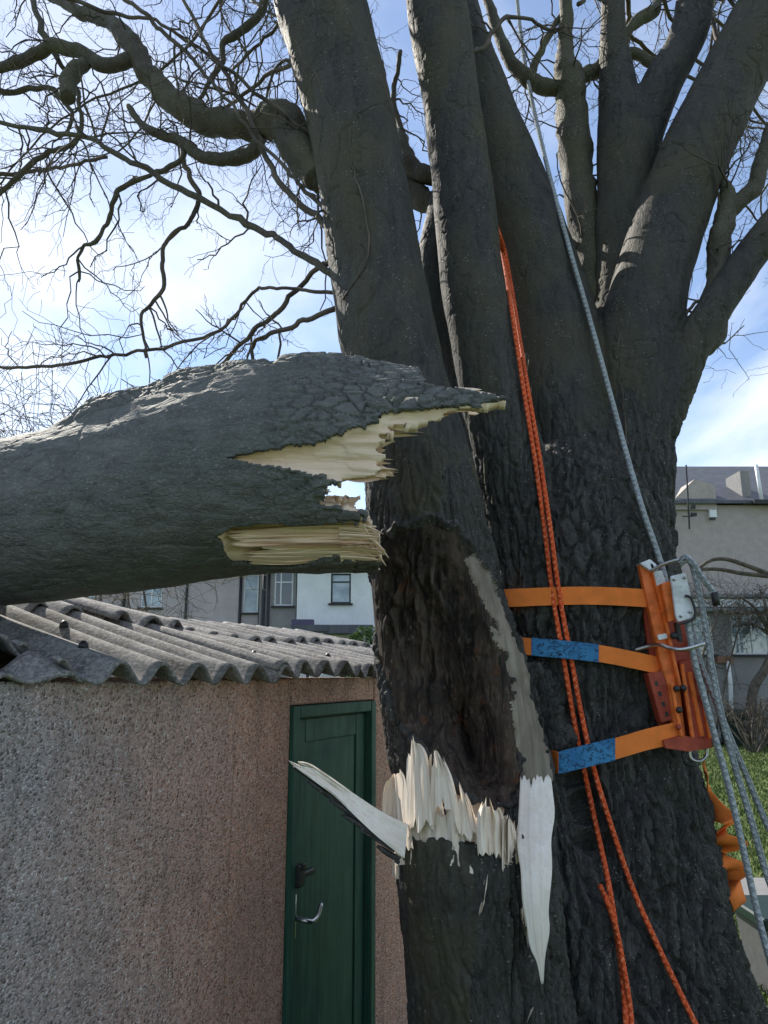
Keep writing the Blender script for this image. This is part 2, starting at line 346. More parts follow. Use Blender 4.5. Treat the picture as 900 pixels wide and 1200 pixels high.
d = np.where((sc > -12) & (cls_v == 0), d + .016 * fr_ * sstep(-12, -6, sc) * sstep(0, -5, sc) * (1 + .5 * fbm(V * 20, 2, 83)), d)   # callus lip
d = np.where(cls_v == 2, .004 * sstep(0, 5, ss) + .006 * fbm(V * (40, 40, 3), 3, 85), d)
d = np.where(cls_v == 3, -.010 * sstep(0, 5, sw) + .003 * fbm(V * (70, 70, 3), 3, 87), d)
d = np.where(cls_v == 4, -.030 + .012 * fbm(V * (80, 80, 5), 3, 89), d)
d *= sstep(.55, .3, N[:, 1])
CREV = [(640, 800), (655, 830), (672, 880), (690, 930), (704, 985), (714, 1045), (702, 1045), (688, 1000), (674, 950), (662, 900), (650, 850)]
d -= .15 * sstep(-16, 10, sd_poly(px + jn * .5, py, CREV)) * (V[:, 1] < 2.9)
VA = VA + 0; VA[sel] = V + N * d[:, None]; V = VA; tmp = np.zeros(len(VA), int); tmp[sel] = cls_v; cls_v = tmp; tmp = np.zeros(len(VA)); tmp[sel] = rough; rough = np.where(tmp > 0, tmp, sstep(3.6, 2.3, VA[:, 2]))
fc = cls_v[Q]; cls = np.max(fc, axis=1); cls = np.where((fc == cls[:, None]).sum(1) >= 2, cls, fc.min(axis=1))
rf = ((rough + .30 * fbm(V * (6, 6, 2.5), 3, 91))[Q].mean(1) < .30) & (cls == 0); cls = np.where(rf, 5, cls)
trunkBVH = BVHTree.FromPolygons([tuple(v) for v in V.tolist()], Q.tolist())
for c, nm, m in ((0, 'trunk', 'bark'), (5, 'upper_stems', 'bark_smooth'), (1, 'decayed_cavity', 'decay'), (2, 'weathered_wood_strip', 'wood_grey'), (3, 'bare_sapwood', 'wood_white'), (4, 'torn_stump_top', 'wood_z')):
    v_, q_ = split(V, Q, cls, c)
    if len(q_): obj(nm, v_, q_, m, tree)
def cast(pxx, pyy, default=None):
    dvec = P(pxx, pyy, 1.0) - np.array([0, 0, CAMZ]); dvec /= np.linalg.norm(dvec)
    h = trunkBVH.ray_cast(Vector((0, 0, CAMZ)), Vector(dvec))
    return h[0].y if h[0] is not None else default

# --- splintered wood made of fibres
def fibres(outline, fib_dir, mapf, th, wid, tipz=.9, seed=1, wob=.5, rag=.3):
    """fill a 2-D outline (px) with fibres along fib_dir (px vector); mapf(px,py,depth)->xyz, depth in m behind the front face"""
    r_ = np.random.default_rng(seed); f = np.array(fib_dir, float); f /= np.linalg.norm(f); c = np.array([-f[1], f[0]])
    o = np.array(outline, float); a = o @ f; b = o @ c; n = len(o); parts = []
    x = b.min() + wid * .3
    while x < b.max():
        ww = wid * r_.uniform(.6, 1.7); cuts = []
        for i in range(n):
            b0, b1 = b[i], b[(i + 1) % n]
            if (b0 > x) != (b1 > x): cuts.append(a[i] + (x - b0) / (b1 - b0) * (a[(i + 1) % n] - a[i]))
        cuts.sort()
        for j in range(0, len(cuts) - 1, 2):
            lo, hi = cuts[j], cuts[j + 1]; L = hi - lo
            if L < 2: continue
            hi += r_.normal(0, .03) * L + r_.uniform(-3, 4); lo -= r_.uniform(0, 3); ns = 7; dz = r_.normal(0, rag) * th
            ph = r_.uniform(0, 6); Vb = []; sk = r_.normal(0, .012)
            for k in range(ns):
                t_ = k / (ns - 1); tap = 1 if t_ < .6 else max(.03, 1 - ((t_ - .6) / .4) ** 1.5 * tipz)
                w2 = ww * .62 * tap; xc = x + wob * math.sin(ph + 4 * t_) + sk * L * t_; aa = lo + (hi - lo) * t_; d0 = dz * (1 - .3 * t_) + th * .16 * math.sin(ph * 2 + 5 * t_); tt = th * (.3 + .7 * tap)
                for s1, dd in ((-1, d0 + .25 * ww * .002), (-.3, d0 - ww * .0008), (.4, d0 - ww * .0003), (1, d0 + .4 * ww * .002), (0, d0 + tt)):
                    q_ = f * aa + c * (xc + s1 * w2); Vb.append(mapf(q_[0], q_[1], dd))
            Fb = []
            for k in range(ns - 1):
                for m_ in range(5): Fb.append((k * 5 + m_, k * 5 + (m_ + 1) % 5, k * 5 + 5 + (m_ + 1) % 5, k * 5 + 5 + m_))
            Fb += [(4, 3, 2, 1, 0), tuple(range((ns - 1) * 5, ns * 5))]
            parts.append((np.array(Vb), Fb))
        x += ww
    return join(parts)
def stumpY(a, b):
    r_ = 92 * 2.32 / F; dx = (a - 552) * 2.32 / F; return 2.32 - math.sqrt(max(.0008, r_ * r_ - dx * dx))
mp_st = lambda a, b, dd: P(a, b, stumpY(a, b) + .012 + dd + (975 - b) * .0004)
SP = [([(447, 1003), (447, 960), (450, 925), (455, 912)], [(486, 1000), (480, 960), (475, 915), (468, 899)]),
 ([(474, 1000), (475, 950), (477, 890), (481, 862)], [(511, 985), (507, 940), (501, 888), (488, 864)]),
 ([(500, 985), (500, 930), (502, 895), (505, 881)], [(542, 985), (538, 945), (530, 912), (517, 883)]),
 ([(533, 985), (533, 950), (533, 925), (534, 913)], [(567, 1000), (560, 970), (552, 942), (541, 919)]),
 ([(560, 1012), (559, 985), (560, 955), (566, 937)], [(596, 1025), (593, 990), (590, 958), (579, 935)]),
 ([(588, 1025), (588, 995), (590, 965), (594, 953)], [(608, 1035), (608, 1005), (605, 978), (600, 959)])]
def spire(Lf, Rt, mapf, th, seed, nc=15, ns=26, gamp=.0065, jag=.09, bot=.12):
    r_ = np.random.default_rng(seed); Le = resample(np.array(Lf, float), ns); Re = resample(np.array(Rt, float), ns); V_ = []
    if gamp > .002:                                  # a few chunky plates with slanted tops
        npl = int(r_.integers(3, 6)); cutp = np.sort(r_.uniform(0, 1, npl - 1)); kk = np.arange(nc) / (nc - 1); pid = np.searchsorted(cutp, kk); lo_ = np.r_[0, cutp][pid]; hi_k = np.r_[cutp, 1][pid]; rel = (kk - lo_) / (hi_k - lo_ + 1e-6) - .5
        hk = (1 - np.abs(r_.normal(0, jag * 1.9, npl)))[pid] + r_.normal(0, jag * 1.6, npl)[pid] * rel + r_.normal(0, jag * .35, nc); hk[int(r_.integers(nc // 3, nc - nc // 3))] = 1.02; hk = np.clip(hk, .45, 1.05)
        gr = r_.normal(0, gamp * 1.7, npl)[pid] + r_.normal(0, gamp * .35, nc) + r_.normal(0, gamp * 2, npl)[pid] * rel
        bk = np.abs(r_.normal(0, bot, npl))[pid] + np.abs(r_.normal(0, bot * .5, nc))
    else: bk = np.zeros(nc); hk = 1 - np.abs(r_.normal(0, jag, nc)); gr = r_.normal(0, gamp, nc)
    ph = r_.uniform(0, 6, nc)
    for side in (0, 1):
        for i in range(ns):
            for k in range(nc):
                u = bk[k] + i / (ns - 1) * (hk[k] - bk[k]); x = u * (ns - 1); i0 = min(int(x), ns - 2); fr = x - i0; l_ = Le[i0] + (Le[i0 + 1] - Le[i0]) * fr; q_ = Re[i0] + (Re[i0 + 1] - Re[i0]) * fr; c_ = k / (nc - 1); c_ += .022 * (gamp > .002) * math.sin(5 * u + ph[k]); p_ = l_ * (1 - c_) + q_ * c_
                dd = gr[k] * (.5 + u) + .003 * (gamp > .002) * math.sin(7 * u + ph[k]); bow = 1 - (2 * k / (nc - 1) - 1) ** 2
                V_.append(mapf(p_[0], p_[1], dd if side == 0 else dd * .5 + .003 + th * (1 - .85 * u) * (.25 + .75 * bow)))
    N_ = ns * nc; F_ = []
    for i in range(ns - 1):
        for k in range(nc - 1):
            a = i * nc + k; F_ += [(a, a + 1, a + nc + 1, a + nc), (N_ + a, N_ + a + nc, N_ + a + nc + 1, N_ + a + 1)]
        for k in (0, nc - 1): a = i * nc + k; F_.append((a, a + nc, N_ + a + nc, N_ + a) if k == 0 else (a, N_ + a, N_ + a + nc, a + nc))
    for k in range(nc - 1): a = (ns - 1) * nc + k; F_.append((a, a + 1, N_ + a + 1, N_ + a)); F_.append((k, N_ + k, N_ + k + 1, k + 1))
    return np.array(V_), F_
mp_st = lambda a, b, dd: P(a, b, stumpY(a, b) + .020 + dd + (975 - b) * .0004)
for i, (l_, q_, of_) in enumerate([([(466, 1016), (466, 975), (468, 950), (472, 925)], [(530, 1016), (526, 980), (520, 950), (512, 915)], .034), ([(505, 1016), (505, 985), (507, 960), (510, 938)], [(566, 1020), (563, 990), (558, 965), (552, 946)], .030), ([(548, 1025), (549, 1000), (552, 970), (556, 950)], [(606, 1035), (604, 1005), (602, 980), (598, 962)], .034)]):
    V_, F_ = spire(l_, q_, lambda a, b, dd: mp_st(a, b, dd + of_), .06, 31 + i, 19, 26, .007, .07, .02); obj('wood_spire', V_, F_, 'wood_z', tree, smooth=False)
for i, (l_, q_) in enumerate(SP):
    V_, F_ = spire(l_, q_, mp_st, .045, 11 + i); obj('wood_spire', V_, F_, 'wood_z', tree, smooth=False)
WB = np.linspace(900, 1156, 40); WY = np.array([min(cast(c_ + dx, b_, 2.5) for dx in (-18, -13, -8, -4, 0, 4, 8, 13, 18)) for b_, c_ in zip(WB, np.interp(WB, [900, 1000, 1156], [628, 628, 634]))]); WY[:3] = WY[3]
WS = WY.copy()
for _ in range(110): WS = np.convolve(np.pad(WS, 1, mode='reflect', reflect_type='odd'), [.25, .5, .25], 'valid')
WY = WS - max(0, (WS - WY)[4:].max()) * .9
def whY(a, b): return np.interp(b, WB, WY) - .020 + .012 * ((a - np.interp(b, [900, 1000, 1156], [628, 628, 634])) / 22) ** 2
V_, F_ = spire([(634, 1153), (629, 1128), (621, 1110), (617, 1085), (612, 1056), (610, 1020), (606, 990), (608, 947), (610, 908)], [(637, 1153), (639, 1120), (644, 1092), (643, 1065), (647, 1020), (646, 985), (650, 955), (648, 930), (645, 905)], lambda a, b, dd: P(a, b, whY(a, b) + dd), .05, 71, 21, 40, .0012, .045, 0)
obj('bare_sapwood', V_, F_, 'wood_white', tree, smooth=True)
for a0, b0, a1, b1, w_ in ((612, 1060, 619, 1112, 5), (640, 1070, 642, 1102, 5), (571, 1020, 566, 1060, 3), (568, 1050, 561, 1075, 3), (626, 1178, 618, 1199, 4)):
    V_, F_ = spire([(a0 - w_ / 2, b0), ((a0 + a1) / 2 - w_ * .7, (b0 + b1) / 2), (a1 - 1, b1)], [(a0 + w_ / 2, b0), ((a0 + a1) / 2 + w_ * .6, (b0 + b1) / 2), (a1 + 1, b1)], lambda a, b, dd: P(a, b, cast(a, b, 2.3) - .006 + dd), .02, 80 + int(a0), 5, 10); obj('wood_sliver', V_, F_, 'wood_z', tree, smooth=False)
# inner ragged fibres on the break, behind the rim
pk = []
for i in range(150):
    a_ = rng.uniform(462, 605); yy = rng.uniform(.04, .30); h_ = rng.uniform(.005, .03)
    b_ = P(a_, 985, stumpY(a_, 985) + .03 + yy * .7); top = b_ + (rng.normal(0, .01), rng.normal(0, .01), h_); pk.append((np.array([b_ - (0, 0, .10), b_, top]), [.010, .008, .0012]))
V_, Q_ = quadtubes(pk, 5); obj('splinter_fibres', V_, Q_, 'wood_z', tree, smooth=False, kind='stuff')
# the long peeled splinter reaching out to the left
def mp_pl(a, b, dd): return P(a, b, 2.10 + (a - 450) * .0012 + dd - (b - 902 - (a - 337) * .62) * .0016)
def plank(o_, mapf, th, seed, nseg=26):
    """split plank: lengthwise strips between an upper and a lower edge"""
    up_e, lo_e = o_; U = resample(np.array(up_e, float), nseg); Lw = resample(np.array(lo_e, float), nseg); nc = 9; V_ = []; r_ = np.random.default_rng(seed); gr = r_.normal(0, .0035, nc)
    for i in range(nseg):
        for k in range(nc):
            f_ = k / (nc - 1); q_ = U[i] * (1 - f_) + Lw[i] * f_; V_.append(mapf(q_[0], q_[1], gr[k] + .002 * math.sin(i * .7 + k * 2)))
        for k in range(nc):
            f_ = 1 - k / (nc - 1); q_ = U[i] * (1 - f_) + Lw[i] * f_; V_.append(mapf(q_[0], q_[1], th * (.35 + .65 * math.sin(math.pi * (.15 + .7 * f_))) * min(1, .25 + i / 6)))
    m_ = 2 * nc; F_ = [(i * m_ + k, i * m_ + (k + 1) % m_, i * m_ + m_ + (k + 1) % m_, i * m_ + m_ + k) for i in range(nseg - 1) for k in range(m_)] + [tuple(range(m_))[::-1], tuple(range((nseg - 1) * m_, nseg * m_))]
    return np.array(V_), F_
V_, F_ = join([plank(([(338, 891), (352, 897), (372, 903), (400, 920), (447, 951), (478, 966)], [(339, 893), (352, 904), (372, 918), (395, 936), (436, 975), (474, 1006)]), mp_pl, .030, 5),
               plank(([(349, 892), (362, 894), (380, 905), (410, 926)], [(350, 895), (362, 900), (380, 912), (410, 934)]), lambda a, b, dd: mp_pl(a, b, dd - .004), .012, 6)])
spl = sub(obj('long_splinter', V_, F_, 'wood_spl', tree, smooth=False), tree); spl['label'] = 'long pale splinter peeled out sideways from the stump'
o_ = [(346, 900), (383, 922), (430, 966), (468, 1002), (466, 1012), (430, 982), (383, 936), (352, 908)]
V_, F_ = fibres(o_, (-.86, -.50), lambda a, b, dd: mp_pl(a, b, dd + .012), .022, 4, .5, 22, .5, .12); obj('bark_strip', V_, F_, 'bark', spl, smooth=True)

# ------------------------------------------------------------------ the snapped stem lying over the shed roof
LOGC = P(0, 705, 2.2)
log = thing('snapped_stem', 'thick snapped grey-green stem with torn pale wood end lying across the shed roof', 'broken stem', LOGC)
LA = [(620, 545, 225, 2.14), (440, 553, 236, 2.12), (300, 556, 230, 2.12), (150, 589, 208, 2.15), (0, 612, 190, 2.21)]
A = [list(P(a, b, Y)) + [px2m(wd, P(a, b, Y)) / 2] for a, b, wd, Y in LA]
A += [[-1.55, 2.36, 2.585, .235], [-1.95, 2.56, 2.70, .23], [-2.35, 2.75, 2.86, .225]]
A = np.array(A); hi_ = resample(A, 620); 
# denser where the camera sees it
ax = hi_[:, :3]; rad = hi_[:, 3]; T = np.gradient(ax, axis=0); T /= np.linalg.norm(T, axis=1)[:, None]
NS = 420; an = np.arange(NS) * 2 * math.pi / NS
up = np.array([0, 0, 1.]) - T * T[:, 2:3]; up /= np.linalg.norm(up, axis=1)[:, None]; si = np.cross(T, up)  # si points to/away from camera
if si[300, 1] > 0: si = -si
dirs = np.sin(an)[None, :, None] * up[:, None, :] + np.cos(an)[None, :, None] * si[:, None, :]     # angle 0 faces the camera, +90 deg is up
V = (ax[:, None, :] + rad[:, None, None] * dirs).reshape(-1, 3); ND = dirs.reshape(-1, 3)
uu = np.repeat(np.arange(620), NS); aa = np.tile(an, 620); px, py = proj(V)
front = ND[:, 1] < .12
pu = np.repeat(proj(ax)[0], NS)       # pixel column of the station
# ridge of rough bark along the back of the top
ridge = np.exp(-((np.angle(np.exp(1j * (aa - R(98)))) / R(36)) ** 4)) * sstep(72, 128, pu) * sstep(540, 360, pu)
tops = sstep(-.05, .5, np.sin(aa)) * sstep(90, 160, pu)
lowz = np.where(front, 1., 1.)
wv = np.stack([fbm(V * 8, 2, 141), fbm(V * 8, 2, 142), fbm(V * 8, 2, 143)], 1) * .04
f1, f2, idv = worley((V + wv) * (.42, 1, 1) / .026, 102); e = f2 - f1
ends = sstep(300, 400, pu) * .75
rgh = np.clip(sstep(.25, .6, ridge) * 1.1 + ends * sstep(-.3, .35, vnoise(V * 5, 134) + .25), 0, 1) * (.75 + .5 * vnoise(V * 6, 133))
d = ridge * .062 * (1 + .5 * fbm(V * (5, 14, 14), 3, 111)) + .010 * fbm(V * 4.5, 3, 103) + .0035 * fbm(V * (14, 30, 30), 3, 104)
d += np.clip(rgh * 1.5, 0, 1) * (-.016 * (1 - sstep(.01, .11, e)) + .008 * (idv - .5) * np.clip(rgh, 0, 1)) - ridge * .030 * (1 - sstep(0, .14, np.abs(vnoise((V + wv) * (5, 20, 20), 160)))) 
cx = 1 - sstep(0, .05, np.abs(vnoise(V * (14, 5, 5) + wv * 12, 121))); d -= cx * .0035 * (1 - ridge) * sstep(.1, .5, vnoise(V * 3, 122) + .3)
lc = 1 - sstep(0, .05, np.abs(vnoise(V * (2.2, 16, 16) + wv * 20, 123))); d -= lc * .0022
jx = fbm(V * (16, 40, 40), 3, 131) * 9 + vnoise(V * (6, 110, 110), 132) * 7
UPW = [(262, 537), (300, 526), (365, 520), (388, 508), (440, 491), (455, 480), (545, 472), (640, 478), (640, 560), (420, 570), (392, 563), (345, 550), (300, 545)]
LOW = [(248, 629), (270, 617), (330, 614), (430, 614), (480, 620), (480, 655), (400, 657), (330, 665), (270, 664), (262, 645)]
ALIVE = [(-900, 200), (488, 200), (488, 438), (508, 450), (560, 457), (592, 463), (545, 475), (500, 487), (470, 492), (452, 505), (447, 530), (452, 552), (432, 562), (398, 568), (385, 576), (376, 590), (398, 597), (428, 603), (434, 616), (441, 630), (440, 700), (-900, 1000)]
jxb = vnoise(V * (13, 17, 17), 137) * 4.5 + vnoise(V * (45, 45, 45), 138) * 1.2
su = np.where(front, sd_poly(px + jxb, py + jxb * .6, UPW), -99); slw = np.where(front, sd_poly(px + jxb, py + jxb * .5, LOW), -99)
al = np.where(front, sd_poly(px + jx, py + jx * .15, ALIVE), 0)
al_b = np.where(aa > R(180), 420 - pu, 378 - pu) + np.where((aa > R(70)) & (aa < R(115)), 95, 0) + jx * 1.6
al = np.where(front, al, al_b)
cl = np.zeros(len(V), int); cl[(su > 0) | (slw > 0)] = 1
s_in = np.maximum(su, slw)
dw = -.017 - .018 * sstep(-2, 10, s_in) - .012 * sstep(5, 45, s_in) + .008 * fbm(V * (3.0, 55, 55), 3, 151) + .009 * np.round(2.5 * vnoise(V * (2.2, 24, 24), 152)) / 2.5
VB = V + ND * d[:, None]; VW = V + ND * dw[:, None]
i = np.arange(619)[:, None] * NS; j = np.arange(NS)[None, :]; k = (j + 1) % NS
Q = np.stack([i + j, i + k, i + NS + k, i + NS + j], -1).reshape(-1, 4)
ok = (al[Q] > 0).all(1); nb = cl[Q].sum(1); qb = Q[ok & (nb < 3)]; qw = Q[ok & (s_in[Q].max(1) > -16)]
for c, nm, m, VV, qq, th in ((0, 'bark', 'bark_log', VB, qb, .013), (1, 'torn_wood', 'wood_x', VW, qw, .026)):
    v_, q_ = split(VV, qq, np.zeros(len(qq), int), 0); o = obj(nm, v_, q_, m, log)
    sm = o.modifiers.new('thick', 'SOLIDIFY'); sm.thickness = th; sm.offset = -1
    o.data.materials.append(M['wood_x'])
    if c == 0: sm.material_offset = 1; sm.material_offset_rim = 0
# ragged core fibres that close the break
pk = []
for i in range(620):
    r_ = math.sqrt(rng.uniform(0, 1)) * .225; a_ = rng.uniform(0, 2 * math.pi); x0 = 250 + rng.uniform(-30, 30)
    up_ = math.sin(a_); end = 345 + rng.normal(0, 16) + 55 * max(0, up_) * (r_ / .22) + (40 * max(0, -up_ - .2)) * (r_ / .22)
    def at(xp):
        s_ = int(np.argmin(np.abs(proj(ax)[0] - xp))); return ax[s_] + r_ * (math.sin(a_) * up[s_] + math.cos(a_) * si[s_])
    p0, p1 = at(x0), at(end); mid = p0 + (p1 - p0) * .72; p1 = p1 + rng.normal(0, .008, 3)
    pk.append((np.array([p0, mid, p1]), [.013, .011, .0015]))
V_, Q_ = quadtubes(pk, 5); obj('core_fibres', V_, Q_, 'wood_x', log, smooth=False, kind='stuff')
def logY(b): 
    t_ = (b - 553) / 118; return 2.12 - .255 * math.sqrt(max(.02, 1 - t_ * t_))
mp_lg = lambda a, b, dd: P(a, b, logY(b) + .028 + dd)
mp_tg = lambda a, b, dd: P(a, b, logY(b) + .010 + (a - 480) * .0009 + dd)
LS = [([(395, 560), (395, 497), (440, 492), (470, 488), (545, 474), (560, 478), (500, 490), (470, 497), (492, 508), (450, 512), (448, 528), (466, 556), (440, 562)], mp_lg, .03, 3.2),
      ([(500, 488), (500, 474), (540, 468), (563, 488), (545, 482)], mp_tg, .012, 2.4),
      ([(535, 470), (535, 455), (560, 456), (593, 464), (572, 469)], mp_tg, .012, 2.6),
      ([(415, 512), (415, 500), (455, 503), (497, 510), (470, 513)], mp_lg, .010, 2.4),
      ([(390, 562), (390, 540), (440, 543), (467, 557), (440, 563)], mp_lg, .014, 2.6),
      ([(370, 606), (370, 592), (395, 596), (428, 600), (433, 607), (425, 614)], mp_lg, .018, 2.6),
      ([(400, 658), (400, 618), (430, 616), (446, 628), (436, 640), (449, 655), (430, 660)], mp_lg, .020, 2.6)]
for i, (o_, mf, th, wd) in enumerate(LS):
    V_, F_ = fibres(o_, (1, .03), mf, th, wd, .95, 40 + i); obj('splinter', V_, F_, 'wood_x', log, smooth=False)
mp_pk = lambda a, b, dd: P(a, b, logY(b) + .026 + dd)
for i, (l_, q_, off) in enumerate([([(300, 528), (370, 521), (420, 503), (458, 488)], [(300, 543), (370, 547), (420, 545), (464, 541)], .012),
   ([(380, 513), (430, 493), (480, 481), (548, 473)], [(380, 525), (430, 516), (470, 504), (522, 489)], .020),
   ([(345, 540), (390, 536), (430, 539), (468, 555)], [(345, 551), (390, 559), (420, 566), (442, 563)], .0),
   ([(262, 622), (330, 618), (390, 616), (434, 616)], [(262, 640), (330, 640), (390, 640), (447, 636)], .006),
   ([(272, 641), (340, 638), (400, 638), (452, 646)], [(272, 660), (340, 662), (400, 656), (441, 661)], .0)]):
    V_, F_ = spire(l_, q_, lambda a, b, dd: mp_pk(a, b, dd + off), .022, 140 + i, 17, 30, .0045, .05, .07); obj('splinter', V_, F_, 'wood_x', log, smooth=False)
for i, (a0, b0, a1, b1) in enumerate([(425, 622, 466, 665), (425, 632, 457, 669), (418, 640, 446, 662), (420, 612, 447, 626), (430, 628, 461, 652)]):
    dr = np.array([a1 - a0, b1 - b0], float); pr = np.array([-dr[1], dr[0]]) / np.linalg.norm(dr) * 3.6
    o_ = [(a0 + pr[0], b0 + pr[1]), (a1, b1), (a0 - pr[0], b0 - pr[1])]
    V_, F_ = fibres(o_, dr, mp_lg, .010, 2.2, .9, 60 + i); obj('splinter', V_, F_, 'wood_x', log, smooth=False)

# ------------------------------------------------------------------ limbs and twigs
def branch_pts(spec, n=None):
    A = np.array([list(P(a, b, Y)) + [px2m(wd, P(a, b, Y)) / 2] for a, b, wd, Y in spec]); r = resample(A, n or len(spec) * 8)
    p = r[:, :3]; rr = np.maximum(r[:, 3], .0015); jj = np.stack([vnoise(p * 9, s_) for s_ in (1, 2, 3)], 1); kk_ = np.stack([vnoise(p * 24, s_) for s_ in (4, 5, 6)], 1); p = p + jj * np.minimum(.012, rr)[:, None] * .8 + kk_ * (.010 if rr.max() < .02 else .004)
    return p, rr
def limb(spec, parent, name='branch', mat='limb', label=None):
    p, rr = branch_pts(spec); sides = 14 if rr.max() > .012 else 7; V, Fc = tube(p, rr, sides)
    if rr.max() > .015:
        c = np.repeat(p, sides, axis=0); V = c + (V - c) * (1 + .30 * fbm(V * 13, 3, 7) + .10 * fbm(V * 50, 2, 9))[:, None]
    elif rr.max() < .02: mat = 'twig'
    o = obj(name, V, Fc, mat, parent)
    if label: o['label'] = label
    return p, rr
